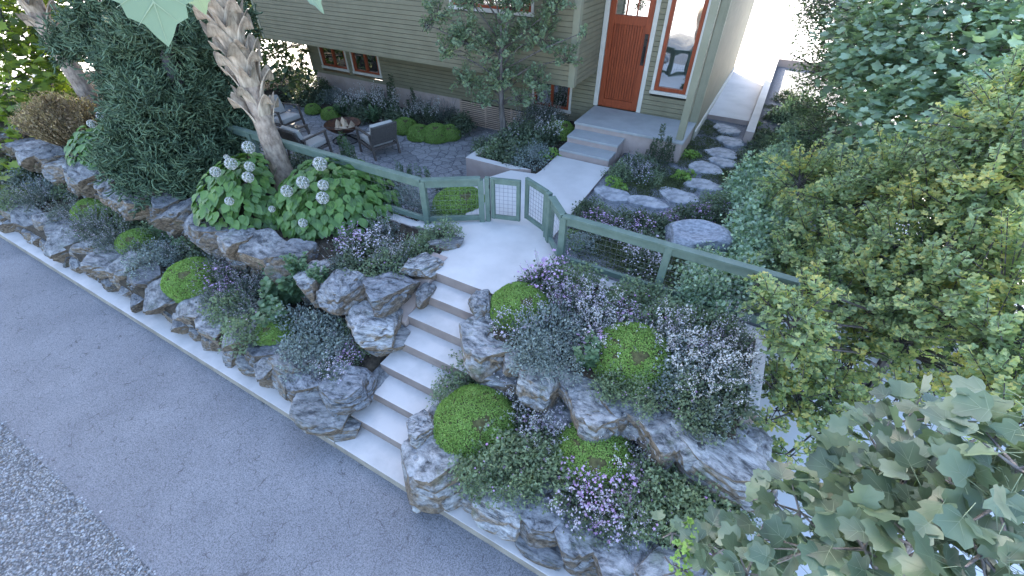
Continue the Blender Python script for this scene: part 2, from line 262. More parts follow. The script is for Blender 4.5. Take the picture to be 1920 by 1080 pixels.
class MB:
    def __init__(s): s.v=[]; s.f=[]; s.m=[]
    def add(s,vs,fs,mi=0):
        b=len(s.v); s.v+= [tuple(map(float,p)) for p in vs]; s.f+=[tuple(b+i for i in f) for f in fs]; s.m+=[mi]*len(fs)
    def box(s,x0,x1,y0,y1,z0,z1,mi=0,top=None):
        s.add([(x0,y0,z0),(x1,y0,z0),(x1,y1,z0),(x0,y1,z0),(x0,y0,z1),(x1,y0,z1),(x1,y1,z1),(x0,y1,z1)],
              [(0,3,2,1),(0,1,5,4),(1,2,6,5),(2,3,7,6),(3,0,4,7)],mi)
        b=len(s.v)-8; s.f.append((b+4,b+5,b+6,b+7)); s.m.append(mi if top is None else top)
    def beam(s,a,b,w,h,up=(0,0,1),mi=0):
        a=Vector(a); b=Vector(b); d=(b-a).normalized(); up=Vector(up)
        sd=d.cross(up); 
        if sd.length<1e-4: sd=d.cross(Vector((1,0,0)))
        sd.normalize(); u=sd.cross(d).normalized(); vs=[]
        for p in (a,b):
            for (i,j) in ((-1,-1),(1,-1),(1,1),(-1,1)): vs.append(p+sd*(w/2*i)+u*(h/2*j))
        s.add(vs,[(3,2,1,0),(4,5,6,7),(0,1,5,4),(1,2,6,5),(2,3,7,6),(3,0,4,7)],mi)
    def prism(s,poly,z0,z1,mi=0,top=None):
        n=len(poly); s.add([(x,y,z0) for x,y in poly]+[(x,y,z1) for x,y in poly],[tuple(range(n-1,-1,-1))]+[(i,(i+1)%n,n+(i+1)%n,n+i) for i in range(n)],mi)
        b=len(s.v)-2*n; s.f.append(tuple(b+n+i for i in range(n))); s.m.append(mi if top is None else top)
    def tube(s,pts,rad,n=8,mi=0,cap=True):
        pts=[Vector(p) for p in pts]; rad=rad if hasattr(rad,'__len__') else [rad]*len(pts); rings=[]
        ref=Vector((.31,.17,.93))
        for i,p in enumerate(pts):
            d=(pts[min(i+1,len(pts)-1)]-pts[max(i-1,0)]).normalized(); a=d.cross(ref).normalized(); b=d.cross(a)
            rings.append([p+(a*math.cos(t*2*math.pi/n)+b*math.sin(t*2*math.pi/n))*rad[i] for t in range(n)])
        vs=[v for r in rings for v in r]; fs=[]
        for i in range(len(pts)-1):
            for t in range(n): fs.append((i*n+t,(i+1)*n+t,(i+1)*n+(t+1)%n,i*n+(t+1)%n))
        if cap: fs.append(tuple(range(n))); fs.append(tuple((len(pts)-1)*n+t for t in range(n-1,-1,-1)))
        s.add(vs,fs,mi)
    def build(s,name,mat,parent=None,bevel=0,smooth=False,world=True,loc=None):
        me=bpy.data.meshes.new(name); off=Vector((0,0,0))
        if parent is not None and world:
            p=parent
            while p is not None: off+=p.location; p=p.parent
        if loc is not None: off=off+Vector(loc)
        me.from_pydata([(x-off.x,y-off.y,z-off.z) for x,y,z in s.v],[],s.f)
        for m in (mat if isinstance(mat,(list,tuple)) else [mat]): me.materials.append(m)
        me.polygons.foreach_set('material_index',s.m)
        if smooth: me.polygons.foreach_set('use_smooth',[True]*len(s.f))
        me.update(); o=link(name,me,parent,loc)
        if bevel:
            bm=o.modifiers.new('bevel','BEVEL'); bm.width=bevel; bm.segments=2; bm.limit_method='ANGLE'; bm.angle_limit=R(40)
        return o
def copy_tree(o,parent=None):
    c=o.copy(); COL.objects.link(c); c.parent=parent
    for ch in list(o.children): copy_tree(ch,c)
    return c
ORD=['nearest','second','third','fourth','fifth','sixth','seventh','eighth','ninth','tenth','eleventh','twelfth','thirteenth','fourteenth','fifteenth','sixteenth','seventeenth','eighteenth','nineteenth','twentieth','twenty-first','twenty-second','twenty-third','twenty-fourth','twenty-fifth','twenty-sixth','twenty-seventh','twenty-eighth','twenty-ninth','thirtieth']
# ---- leaf scatter
def unit(a): return a/np.maximum(1e-9,np.linalg.norm(a,axis=-1,keepdims=True))
def rdir(n,up=0.): 
    d=unit(rng.normal(size=(n,3))); d[:,2]+=up; return unit(d)
def scatter(tpl,P,D,Nn,S):
    V,T=tpl; V=np.asarray(V,float); T=np.asarray(T,int); P=np.asarray(P); n=len(P)
    D=unit(D); X=unit(np.cross(D,Nn)); Z=np.cross(X,D); S=np.broadcast_to(np.asarray(S,float),(n,))[:,None,None]
    W=(V[None,:,0:1]*X[:,None,:]+V[None,:,1:2]*D[:,None,:]+V[None,:,2:3]*Z[:,None,:])*S+P[:,None,:]
    TT=(T[None]+(np.arange(n)*len(V))[:,None,None]).reshape(-1,3)
    return W.reshape(-1,3),TT
class Bag:
    def __init__(s): s.V=[];s.T=[];s.M=[];s.n=0
    def add(s,V,T,mi=0):
        V=np.asarray(V,float);T=np.asarray(T,int)
        s.V.append(V); s.T.append(T+s.n); s.M.append(np.full(len(T),mi)); s.n+=len(V)
    def sc(s,tpl,P,D,Nn,S,mi=0): 
        if len(P): s.add(*scatter(tpl,P,D,Nn,S),mi)
    def stems(s,A,B,r0,r1,mi=0):     # three-sided tapered sticks
        A=np.asarray(A,float);B=np.asarray(B,float);n=len(A)
        if n==0: return
        d=unit(B-A); a=unit(np.cross(d,np.array([.3,.2,.93]))); b=np.cross(d,a); vs=[]
        for (P,r) in ((A,r0),(B,r1)):
            for k in range(3):
                t=k*2.0944; vs.append(P+(a*math.cos(t)+b*math.sin(t))*r)
        V=np.stack(vs,1).reshape(-1,3); T=np.array([[0,3,4],[0,4,1],[1,4,5],[1,5,2],[2,5,3],[2,3,0]])
        s.add(V,(T[None]+(np.arange(n)*6)[:,None,None]).reshape(-1,3),mi)
    def mesh(s,name,mats,off=None,smooth=False):
        V=np.concatenate(s.V); 
        if off is not None: V=V-np.asarray(off)
        return tri_mesh(name,V,np.concatenate(s.T),mats,np.concatenate(s.M),smooth)
def fan(pts,h=0.):
    V=[(0,0,0)]+pts; return (V,[(0,i,i+1) for i in range(1,len(pts))])
T_RH=([(0,0,0),(.32,.45,.06),(0,1,-.05),(-.32,.45,.06)],[(0,1,2),(0,2,3)])
T_OV=([(0,0,0),(.30,.18,.07),(.42,.45,.08),(.26,.78,.02),(0,1.05,-.12),(-.26,.78,.02),(-.42,.45,.08),(-.30,.18,.07),(0,.45,0),(0,.78,-.04)],
      [(0,1,8),(1,2,8),(2,3,9),(2,9,8),(3,4,9),(4,5,9),(5,6,9),(6,8,9),(6,7,8),(7,0,8)])
T_GK=([(0,0,0),(.14,.45,.0),(.5,.72,.07),(.27,.98,.02),(.03,.86,-.03),(-.03,.86,-.03),(-.27,.98,.02),(-.5,.72,.07),(-.14,.45,0)],
      [(0,1,8),(1,2,3),(1,3,4),(8,1,4),(8,4,5),(8,5,6),(8,6,7)])
def lobed(pts,z=.06):
    V=[(0,0,0),(0,.5,-.02)]; k=len(pts)
    V+= [(x,y,z*abs(x)*2-.06*y*y) for x,y in pts]; T=[(1,2+i,3+i) for i in range(k-1)]+[(0,2,1),(1,2+k-1,0)]
    return (V,T)
T_MP=lobed([(.22,-.05),(.5,.1),(.36,.28),(.62,.52),(.34,.52),(.3,.74),(.14,.66),(0,1.05),(-.14,.66),(-.3,.74),(-.34,.52),(-.62,.52),(-.36,.28),(-.5,.1),(-.22,-.05)])
T_TU=lobed([(.2,-.06),(.46,.0),(.6,.22),(.42,.4),(.56,.62),(.48,.88),(.24,.8),(0,.92),(-.24,.8),(-.48,.88),(-.56,.62),(-.42,.4),(-.6,.22),(-.46,0),(-.2,-.06)],.13)
def veins(lines,w=.014,curve=True):
    V=[];T=[]
    for (x0,y0,x1,y1) in lines:
        d=np.array([x1-x0,y1-y0]); d/=np.hypot(*d); p=np.array([-d[1],d[0]])*w/2; b=len(V)
        for (x,y,k) in ((x0,y0,1),((x0+x1)/2,(y0+y1)/2,.8),(x1,y1,.3)):
            z=(.26 if curve else .10)*abs(x)-.06*y*y+.010
            V+=[(x-p[0]*k,y-p[1]*k,z),(x+p[0]*k,y+p[1]*k,z)]
        T+=[(b,b+1,b+3),(b,b+3,b+2),(b+2,b+3,b+5),(b+2,b+5,b+4)]
    return (V,T)
V_TU=veins([(0,-.02,0,.9),(0,.03,.50,.2),(0,.03,-.50,.2),(0,.2,.44,.76),(0,.2,-.44,.76)],.017)
V_OV=veins([(0,.0,0,1.0)],.03,False)
T_FL=fan([(math.cos(a)*(.5 if i%2==0 else .27),math.sin(a)*(.5 if i%2==0 else .27),.1 if i%2==0 else .02) for i,a in enumerate(np.linspace(0,2*math.pi,11))])
T_NE=([(-.05,0,0),(.05,0,0),(0,1,.05)],[(0,1,2)])
# ---- setting
def sheet(name,poly_x,poly_y,zf,mat,step=.12,amp=.03,skirt=.6,kind='structure',mask=None):
    x0,x1=poly_x; y0,y1=poly_y; nx=max(2,int((x1-x0)/step)); ny=max(2,int((y1-y0)/step)); V=[];F=[]
    for j in range(ny+1):
        for i in range(nx+1):
            x=x0+(x1-x0)*i/nx; y=y0+(y1-y0)*j/ny
            V.append((x,y,zf(x,y)+amp*noise.noise(Vector((x*2.1,y*2.1,3)))+amp*.5*noise.noise(Vector((x*7,y*7,1)))))
    for j in range(ny):
        for i in range(nx): a=j*(nx+1)+i; F.append((a,a+1,a+nx+2,a+nx+1))
    ring=[i for i in range(nx+1)]+[(j+1)*(nx+1)-1 for j in range(1,ny+1)]+[ny*(nx+1)+i for i in range(nx-1,-1,-1)]+[j*(nx+1) for j in range(ny-1,0,-1)]
    b=len(V); V+=[(V[i][0],V[i][1],V[i][2]-skirt) for i in ring]; n=len(ring)
    for k in range(n): F.append((ring[k],b+k,b+(k+1)%n,ring[(k+1)%n]))
    me=bpy.data.meshes.new(name); me.from_pydata(V,[],F); me.materials.append(mat); me.polygons.foreach_set('use_smooth',[True]*len(F)); me.update()
    return props(link(name,me),kind=kind)
ZW=1.14
mb=MB(); mb.add([(-400,-400,-.30),(400,-400,-.30),(400,600,-.30),(-400,600,-.30)],[(0,1,2,3)]); props(mb.build('ground',MT['ground']),kind='structure')
mb=MB(); mb.prism([(-60,-.52),(30,-.52),(30,1.36),(-60,1.36)],-.45,-.15); props(mb.build('road',MT['asphalt']),kind='structure')
mb=MB(); mb.prism([(-60,-9),(30,-9),(30,-.522),(-60,-.522)],-.45,-.156); props(mb.build('gravel_verge',MT['gravel']),kind='structure')
# loose stones and a few green weeds on the verge edge
B=Bag(); n=9000; P=np.stack([rng.uniform(-9.5,-1.2,n),rng.uniform(-2.6,-.50,n),np.full(n,-.152)],1)
P[:,1]=np.where(rng.random(n)<.03,-.52+rng.normal(0,.03,n),P[:,1])
T_ST=([(-.5,-.3,0),(.4,-.45,0),(.5,.35,0),(-.3,.5,0),(-.05,0,.55)],[(0,1,4),(1,2,4),(2,3,4),(3,0,4)])
B.sc(T_ST,P,np.stack([rng.normal(size=n),rng.normal(size=n),rng.normal(0,.15,n)],1),np.tile([0,0,1.],(n,1))+rng.normal(0,.2,(n,3)),rng.uniform(.014,.034,n))
MT['pebble']=leafmat('pebble',[(.12,.12,.125),(.22,.225,.24),(.32,.33,.35),(.42,.43,.45)],.85,0,.3,var=20,gain=1.)
props(link('pebbles',B.mesh('pebbles',[MT['pebble']])),kind='stuff',label='loose grey pebbles of the verge beside the asphalt')
# kerb strip in front of the rock walls, then the level bottom step
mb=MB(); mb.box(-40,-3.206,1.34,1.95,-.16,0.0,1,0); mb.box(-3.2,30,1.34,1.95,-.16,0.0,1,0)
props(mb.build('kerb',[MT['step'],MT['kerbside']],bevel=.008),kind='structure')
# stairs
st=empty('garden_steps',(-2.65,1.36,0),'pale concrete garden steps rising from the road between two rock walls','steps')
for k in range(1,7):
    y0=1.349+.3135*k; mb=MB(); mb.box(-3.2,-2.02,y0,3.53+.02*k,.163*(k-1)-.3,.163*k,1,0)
    mb.box(-3.2,-2.02,y0-.0,y0+.001,.1,.1,0) if False else None
    mb.build('step',[MT['step'],MT['riser']],st,bevel=.006)
# landing + walkway
mb=MB()
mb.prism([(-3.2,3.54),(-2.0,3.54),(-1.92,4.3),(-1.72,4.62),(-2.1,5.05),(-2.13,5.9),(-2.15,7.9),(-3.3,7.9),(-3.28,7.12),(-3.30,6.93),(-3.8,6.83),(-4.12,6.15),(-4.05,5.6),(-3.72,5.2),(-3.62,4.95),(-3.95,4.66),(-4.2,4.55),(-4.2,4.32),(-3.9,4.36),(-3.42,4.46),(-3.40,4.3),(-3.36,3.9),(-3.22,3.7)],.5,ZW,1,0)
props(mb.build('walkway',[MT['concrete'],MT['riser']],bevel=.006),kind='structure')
mb=MB(); mb.add([(-3.46,2.85,.2),(-3.203,2.85,.2),(-3.203,2.85,.74),(-3.46,2.85,.74),(-3.46,3.9,.2),(-3.203,3.9,.2),(-3.203,3.68,1.155),(-3.46,3.68,1.155),(-3.46,3.9,1.155),(-3.203,3.9,1.155)],
 [(0,1,2,3),(3,2,6,7),(7,6,9,8),(1,5,9,6,2),(0,3,7,8,4),(4,8,9,5)])
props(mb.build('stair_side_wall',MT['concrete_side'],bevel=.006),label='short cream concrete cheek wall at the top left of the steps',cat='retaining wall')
# soil terraces
zl=lambda b: (lambda x,y: b)
sheet('flower_bed',(-17,-3.25),(1.6,2.95),lambda x,y:.36+.12*(y-1.6),MT['soil'],.15,.05)
sheet('flower_bed',(-17,-3.47),(2.75,4.32),lambda x,y:1.02+.05*(y-2.7),MT['soil'],.15,.05,1.0)
sheet('flower_bed',(-9.6,-4.02),(4.50,5.5),lambda x,y:.98-.42*max(0,(y-4.9)),MT['soil'],.12,.04,.8)
sheet('flower_bed',(-13.2,-7.3),(8.75,10.06),lambda x,y:.55,MT['soil'],.15,.05,.3)
sheet('flower_bed',(-4.72,-3.29),(6.98,10.04),lambda x,y:1.08,MT['soil'],.12,.04,.4)
sheet('flower_bed',(-2.08,1.02),(1.6,2.95),lambda x,y:.36+.12*(y-1.6),MT['soil'],.12,.05)
sheet('flower_bed',(-1.98,.84),(2.98,4.40),lambda x,y:1.02+.04*(y-2.7),MT['soil'],.12,.05,1.2)
sheet('garden_soil',(-2.14,.96),(4.62,11.95),lambda x,y:ZW-.03-(.05 if x<-1.7 else 0)*0,MT['gravelsoil'],.12,.02,1.6)
sheet('side_gravel',(.13,2.4),(8.2,18.4),lambda x,y:ZW-.02,MT['gravelsoil'],.3,.03,1.6)
sheet('woodland_soil',(-20,-13.0),(3.2,9.5),lambda x,y:.9,MT['soil'],.5,.08,1.4)
# patio
mb=MB(); mb.prism([(-14.5,5.3),(-4.7,5.3),(-3.6,5.0),(-4.0,6.9),(-4.84,6.95),(-4.84,10.06),(-14.5,10.06)],.1,.45)
props(mb.build('patio',MT['flag']),kind='structure')
# walls under the fence etc
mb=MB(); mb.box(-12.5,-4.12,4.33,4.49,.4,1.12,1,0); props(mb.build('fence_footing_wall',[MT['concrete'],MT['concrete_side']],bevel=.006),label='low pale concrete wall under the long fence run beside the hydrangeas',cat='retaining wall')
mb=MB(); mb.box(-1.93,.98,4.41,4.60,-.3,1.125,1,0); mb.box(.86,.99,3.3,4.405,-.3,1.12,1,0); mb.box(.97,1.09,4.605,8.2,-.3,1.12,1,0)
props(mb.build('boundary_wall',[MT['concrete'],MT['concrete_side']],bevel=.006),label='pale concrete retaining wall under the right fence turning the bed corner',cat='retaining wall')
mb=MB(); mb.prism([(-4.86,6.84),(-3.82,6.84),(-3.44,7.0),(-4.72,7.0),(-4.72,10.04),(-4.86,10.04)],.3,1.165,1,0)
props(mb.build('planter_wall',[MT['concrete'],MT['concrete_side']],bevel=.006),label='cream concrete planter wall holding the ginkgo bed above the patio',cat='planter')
# ramp at the side
mb=MB(); mb.box(-1.0,-.05,11.9,16.45,.8,1.19,1,0); mb.box(-1.0,-.05,11.78,11.895,.8,1.215,1,0)
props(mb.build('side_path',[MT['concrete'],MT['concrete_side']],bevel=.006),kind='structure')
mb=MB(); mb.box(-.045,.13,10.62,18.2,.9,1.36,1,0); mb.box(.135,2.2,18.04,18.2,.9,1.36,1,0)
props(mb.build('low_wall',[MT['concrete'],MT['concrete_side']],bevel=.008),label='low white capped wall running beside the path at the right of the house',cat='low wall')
# stepping stones
pool=[(1150,358,.42,.30),(1215,377,.40,.24),(1270,369,.42,.27),(1314,341,.34,.27),(1318,316,.40,.26),(1352,306,.33,.24),(1352,286,.44,.30),(1368,268,.34,.26),(1366,243,.42,.32),(1340,258,.28,.2)]
pool=[(1148,362,.33,.24),(1213,377,.33,.21),(1272,366,.36,.25),(1318,345,.31,.25),(1322,314,.36,.26),(1357,303,.28,.20),(1353,286,.36,.25),(1370,264,.30,.26),(1362,241,.31,.28)]
for i,(px,py,rx,ry) in enumerate(pool):
    c=at(px,py,ZW+.03); n=14; ph=rng.uniform(0,6); mb=MB(); poly=[]
    for k in range(n):
        a=2*math.pi*k/n; r=1+.10*math.sin(2*a+ph)+.10*math.sin(3*a+ph*2)+.06*math.sin(5*a+ph)+rng.normal(0,.03); poly.append((c[0]+rx*r*math.cos(a),c[1]+ry*r*math.sin(a)))
    cx,cy=c[0],c[1]; zt=ZW+.035
    inn=[(cx+(x-cx)*.9,cy+(y-cy)*.9) for x,y in poly]; mb.prism(poly,ZW-.1,zt-.012)
    mb.f.pop();mb.m.pop(); b0=len(mb.v)-n
    mb.add([(x,y,zt) for x,y in inn],[tuple(range(n))]); b1=len(mb.v)-n
    for k in range(n): mb.f.append((b0+k,b0+(k+1)%n,b1+(k+1)%n,b1+k)); mb.m.append(0)
    o=mb.build('stepping_stone',MT['stone'],None,smooth=False,loc=(cx,cy,ZW))
    props(o,['blue-grey stepping stone beside the walkway edge','stepping stone just right of the one by the walkway','stepping stone in the middle of the curving path','stepping stone where the path bends toward the house','broad stepping stone at the inside of the bend','small stepping stone right of the broad one by the porch corner','round stepping stone between the bend and the side path','stepping stone second from the side path slab','stepping stone touching the side path slab'][i],'stepping stone','stepping stones curving round the porch')
# ---------------------------------------------------------------- house
hs=empty('house',(-7,10,1.1),'two-storey sage green clapboard house with orange-red door and overhanging upper floor','house')
EXP=.094
def siding_front(x0,x1,y,z0,z1,name='siding',holes=()):
    """shiplap boards facing -Y: each board's face proud of a deep groove; holes = window rectangles (x0,x1,z0,z1)"""
    mb=MB(); z=z0
    while z<z1-.01:
        zt=min(z+EXP,z1); segs=[(x0,x1)]
        for (a,b,c,d) in holes:
            if zt>c+.0 and z<d-.0:
                ns=[]
                for (p,q) in segs:
                    if b<=p or a>=q: ns.append((p,q)); continue
                    if a>p: ns.append((p,a))
                    if b<q: ns.append((b,q))
                segs=ns
        for (p,q) in segs:
            g=zt-.009
            V=[(p,y-.016,z),(q,y-.016,z),(q,y-.012,g),(p,y-.012,g),(q,y+.018,g),(p,y+.018,g),(q,y+.018,zt),(p,y+.018,zt),(q,y-.016,zt),(p,y-.016,zt)]
            mb.add(V,[(0,1,2,3),(3,2,4,5),(5,4,6,7),(7,6,8,9)])
        z=zt
    return mb
def siding_side(y0,y1,x,z0,z1):
    mb=MB(); z=z0
    while z<z1-.01:
        zt=min(z+EXP,z1); g=zt-.009
        V=[(x+.016,y0,z),(x+.016,y1,z),(x+.012,y1,g),(x+.012,y0,g),(x-.018,y1,g),(x-.018,y0,g),(x-.018,y1,zt),(x-.018,y0,zt),(x+.016,y1,zt),(x+.016,y0,zt)]
        mb.add(V,[(0,1,2,3),(3,2,4,5),(5,4,6,7),(7,6,8,9)]); z=zt
    return mb
W=10.05; ZT=7.6
wins=[(-12.36,-11.22,1.27,2.18),(-11.04,-9.92,1.27,2.18),(-4.98,-3.93,1.25,2.18)]
doorh=(-3.37,-2.26,1.1,4.1); tall=(-2.13,-1.33,1.99,4.5)
siding_front(-12.8,-1.06,W,1.10,4.9,holes=wins+[doorh,tall]).build('siding',MT['siding'],hs)
mb=MB(); mb.box(-12.78,-1.07,W+.30,W+.34,1.1,ZT); mb.build('inner_wall',MT['siding'],hs)
mb=MB(); mb.box(-12.8,-7.2,W+.0,W+.25,.2,1.098); mb.box(-4.88,-3.4,W,W+.25,.2,1.098);  mb.box(-1.3,-1.05,W+.0,16.4,.9,1.25); mb.build('foundation',MT['concrete_side'],hs)
mb=MB(); mb.box(-7.2,-4.88,W+.1,W+.25,.2,1.098); mb.build('vent_shade_backing',MT['black'],hs)  # black backing block stands in for the shade behind the slats
mb=MB(); mb.box(-1.052,-1.0,W+.1,16.4,1.0,1.32); mb.build('base_trim',MT['white'],hs)
mb=MB()
for k in range(13): z=.42+k*.052; mb.box(-7.19,-4.89,W-.035,W-.012,z,z+.028)
for x in (-7.19,-6.4,-5.6,-4.93): mb.box(x,x+.04,W-.006,W+.02,.40,1.09)
mb.build('slatted_vent_screen',MT['slat'],hs)
# overhanging bay
siding_front(-12.82,-3.5,8.70,2.27,ZT,holes=[(-6.3,-4.33,3.43,4.9)]).build('siding',MT['siding'],hs)
siding_side(8.80,W,-3.40,2.27,ZT).build('siding',MT['siding'],hs)
mb=MB(); mb.box(-12.84,-3.42,8.72,W-.02,2.24,2.268); mb.build('bay_underside',MT['sidetrim'],hs)
mb=MB(); mb.box(-3.505,-3.375,8.672,8.80,2.25,ZT); mb.build('corner_board',MT['sidetrim'],hs)
mb=MB(); mb.box(-12.87,-12.79,8.672,8.75,2.25,ZT); mb.build('corner_board',MT['sidetrim'],hs)
mb=MB(); mb.box(-12.84,-12.76,W-.035,W+.1,1.08,2.24); mb.build('corner_board',MT['sidetrim'],hs)
mb=MB();mb.box(-1.17,-1.06,W-.04,W+.02,1.10,ZT); mb.box(-1.058,-1.02,W-.04,W+.07,1.10,ZT); mb.build('corner_board',MT['sidetrim'],hs)
mb=MB(); mb.box(-12.82,-12.78,8.75,16.4,2.26,ZT); mb.box(-12.82,-12.78,W+.1,16.4,.3,2.25); mb.box(-12.8,-1.1,16.3,16.42,.3,ZT); mb.build('rear_walls',MT['siding'],hs)
siding_side(W+.07,16.42,-1.05,1.32,ZT).build('siding',MT['siding'],hs)
mb=MB(); x0,x1,y0,y1,xm=-13.5,-.4,8.0,17.1,-6.9
ym=(y0+y1)/2; zr=ZT+2.1
mb.add([(x0,y0,ZT-.2),(x1,y0,ZT-.2),(x1,ym,zr),(x0,ym,zr),(x1,y1,ZT-.2),(x0,y1,ZT-.2),(x0,y0,ZT-.02),(x1,y0,ZT-.02),(x1,ym,zr+.18),(x0,ym,zr+.18),(x1,y1,ZT-.02),(x0,y1,ZT-.02)],
 [(0,3,2,1),(3,5,4,2),(6,7,8,9),(9,8,10,11),(0,1,7,6),(5,11,10,4),(0,6,9,3),(3,9,11,5),(1,2,8,7),(2,4,10,8)])
mb.add([(x0+.7,y0+.75,ZT-.1),(x0+.7,y1-.7,ZT-.1),(x0+.7,ym,zr-.1)],[(0,1,2)]); mb.add([(x1-.66,y0+.75,ZT-.1),(x1-.66,y1-.7,ZT-.1),(x1-.66,ym,zr-.1)],[(0,2,1)])
mb.build('roof',MT['sidetrim'],hs)
# windows: trim, sash, pane
def window(x0,x1,z0,z1,y,tw=.055,fw=.05,mull=(),name='window',low=.07):
    f=MB(); f.box(x0,x0+tw,y-.03,y+.05,z0+low,z1); f.box(x1-tw,x1,y-.03,y+.05,z0+low,z1); f.box(x0-.015,x1+.015,y-.045,y+.05,z0,z0+low-.002); f.box(x0,x1,y-.032,y+.05,z1+.002,z1+tw)
    fo=f.build('window',MT['white'],hs,bevel=.003)
    a,b,c,d=x0+tw+.002,x1-tw-.002,z0+low+.002,z1-.002
    s=MB(); s.box(a,a+fw,y-.015,y+.06,c,d); s.box(b-fw,b,y-.015,y+.06,c,d); s.box(a+fw+.001,b-fw-.001,y-.014,y+.06,c,c+fw); s.box(a+fw+.001,b-fw-.001,y-.014,y+.06,d-fw,d)
    for m in mull: s.box(m-.03,m+.03,y-.013,y+.06,c+fw+.001,d-fw-.001)
    s.build('sash',MT['red'],fo,bevel=.003)
    g=MB(); g.add([(a,y+.03,c),(b,y+.03,c),(b,y+.03,d),(a,y+.03,d)],[(0,1,2,3)]); g.build('pane',MT['glass'],fo)
    return fo
for (a,b,c,d) in wins: window(a,b,c,d,W,mull=((a+b)/2,))
window(-2.13,-1.33,1.99,4.5,W,tw=.065,fw=.075)
window(-6.3,-4.33,3.41,4.9,8.70,mull=(-5.3,-5.9,-4.8)[:1])
# door
mb=MB(); mb.box(-3.37,-3.27,W-.035,W+.06,1.552,4.1); mb.box(-2.35,-2.26,W-.035,W+.06,1.552,4.1); mb.box(-3.37,-2.26,W-.037,W+.06,4.102,4.2); mb.build('door_surround',MT['white'],hs,bevel=.003)
X0,X1,Z0,Z1=-3.262,-2.358,1.56,4.08
mb=MB(); yf=W-.01
mb.box(X0,X0+.12,yf,W+.06,Z0,Z1); mb.box(X1-.12,X1,yf,W+.06,Z0,Z1); xa,xb=X0+.121,X1-.121
mb.box(xa,xb,yf,W+.06,Z0,1.73); mb.box(xa,xb,yf,W+.06,3.21,3.37); mb.box(xa,xb,yf,W+.06,3.93,Z1)
nb=12; bw=(xb-xa)/nb
for k in range(nb):
    mb.box(xa+k*bw+.004,xa+(k+1)*bw-.004,W+.012,W+.05,1.731,3.209)
mb.box(xa,xb,W+.034,W+.055,1.731,3.209)
for k in (1,2): x=xa+(xb-xa)*k/3; mb.box(x-.011,x+.011,yf+.008,W+.05,3.371,3.929)
mb.box(xa,xb,yf+.010,W+.05,3.64,3.66)
dr=mb.build('door',MT['red'],hs,bevel=.003)
mb=MB(); mb.add([(xa,W+.03,3.371),(xb,W+.03,3.371),(xb,W+.03,3.929),(xa,W+.03,3.929)],[(0,1,2,3)]); mb.build('pane',MT['glass'],dr)
mb=MB(); mb.box(-2.455,-2.385,W-.025,W-.011,2.50,3.08); mb.beam((-2.42,W-.075,2.56),(-2.42,W-.075,2.86),.022,.022,up=(0,1,0)); mb.beam((-2.42,W-.02,2.58),(-2.42,W-.075,2.58),.02,.02); mb.beam((-2.42,W-.02,2.84),(-2.42,W-.075,2.84),.02,.02); mb.tube([(-2.42,W-.02,2.97),(-2.42,W-.05,2.97)],.025,10)
mb.build('door_handle',MT['black'],dr,bevel=.002)
# porch slab, its steps and post
mb=MB(); mb.box(-3.31,-1.045,8.80,W-.04,1.0,1.497,1); mb.box(-3.325,-1.03,8.78,W-.04,1.5,1.55,0); mb.build('porch',[MT['porchtop'],MT['concrete_side']],hs,bevel=.005)
for k,(yy,zz,xr) in enumerate(((7.93,1.277,-2.21),(8.33,1.413,-2.19))):
    mb=MB(); mb.box(-3.28,xr,yy+.012,8.795,zz-.30,zz-.047,1); mb.box(-3.285,xr+.005,yy,8.792,zz-.044,zz,0); mb.build('porch_step',[MT['porchtop'],MT['concrete_side']],hs,bevel=.005)
mb=MB(); mb.box(-1.20,-1.07,8.86,8.99,1.551,4.6); mb.box(-3.36,-1.02,8.84,9.0,4.6,4.85); mb.box(-3.36,-.95,8.5,W,4.852,4.95); mb.build('porch_post',MT['sidetrim'],hs,bevel=.004)
# ---------------------------------------------------------------- fences and gates
RT_=1.90
def rail(mb,a,b,z,cap=True,w=.05,h=.105):
    mb.beam((a[0],a[1],z-h/2),(b[0],b[1],z-h/2),w,h)
    if cap:
        a_=Vector((a[0],a[1],0)); b_=Vector((b[0],b[1],0)); d=(b_-a_).normalized()*.0
        mb.beam(a_+Vector((0,0,z+.0165))-d,b_+Vector((0,0,z+.0165))+d,.10,.034)
def wiremesh(a,b,z0,z1,sp=.075,r=.0017):
    a=Vector((a[0],a[1],0)); b=Vector((b[0],b[1],0)); L=(b-a).length; d=(b-a)/L; B=Bag(); A=[];Bb=[]
    n=max(1,int(L/sp)); 
    for k in range(1,n): p=a+d*(L*k/n); A.append((p.x,p.y,z0));Bb.append((p.x,p.y,z1))
    m=max(1,int((z1-z0)/sp))
    for k in range(1,m): z=z0+(z1-z0)*k/m; A.append((a.x,a.y,z));Bb.append((b.x,b.y,z))
    B.stems(A,Bb,r,r); return B
def fence(name,pts,posts,label,group='sage green garden fence runs',zb=1.20,root=None):
    r=empty(name,(pts[0][0],pts[0][1],ZW),label,'fence',group)
    for a,b in zip(pts[:-1],pts[1:]):
        mb=MB(); rail(mb,a,b,RT_-.03); mb.build('top_rail',MT['green'],r,bevel=.003)
        mb=MB(); rail(mb,a,b,zb+.05,cap=False,w=.055,h=.08); mb.build('bottom_rail',MT['green'],r,bevel=.003)
        me=wiremesh(a,b,zb,RT_-.12).mesh('wire_mesh',[MT['wire']],off=(pts[0][0],pts[0][1],ZW)); link('wire_mesh',me,r)
    for (x,y,rz) in posts:
        mb=MB(); d=Vector((math.cos(rz),math.sin(rz),0)); c=Vector((x,y,0))
        mb.beam(c+Vector((0,0,1.13)),c+Vector((0,0,RT_-.035)),.09,.09,up=tuple(d)); mb.build('post',MT['green'],r,bevel=.004)
    return r
CL=(-4.04,4.50); PL=(-3.30,4.99); CR=(-1.77,4.62); PR=(-2.12,5.00)
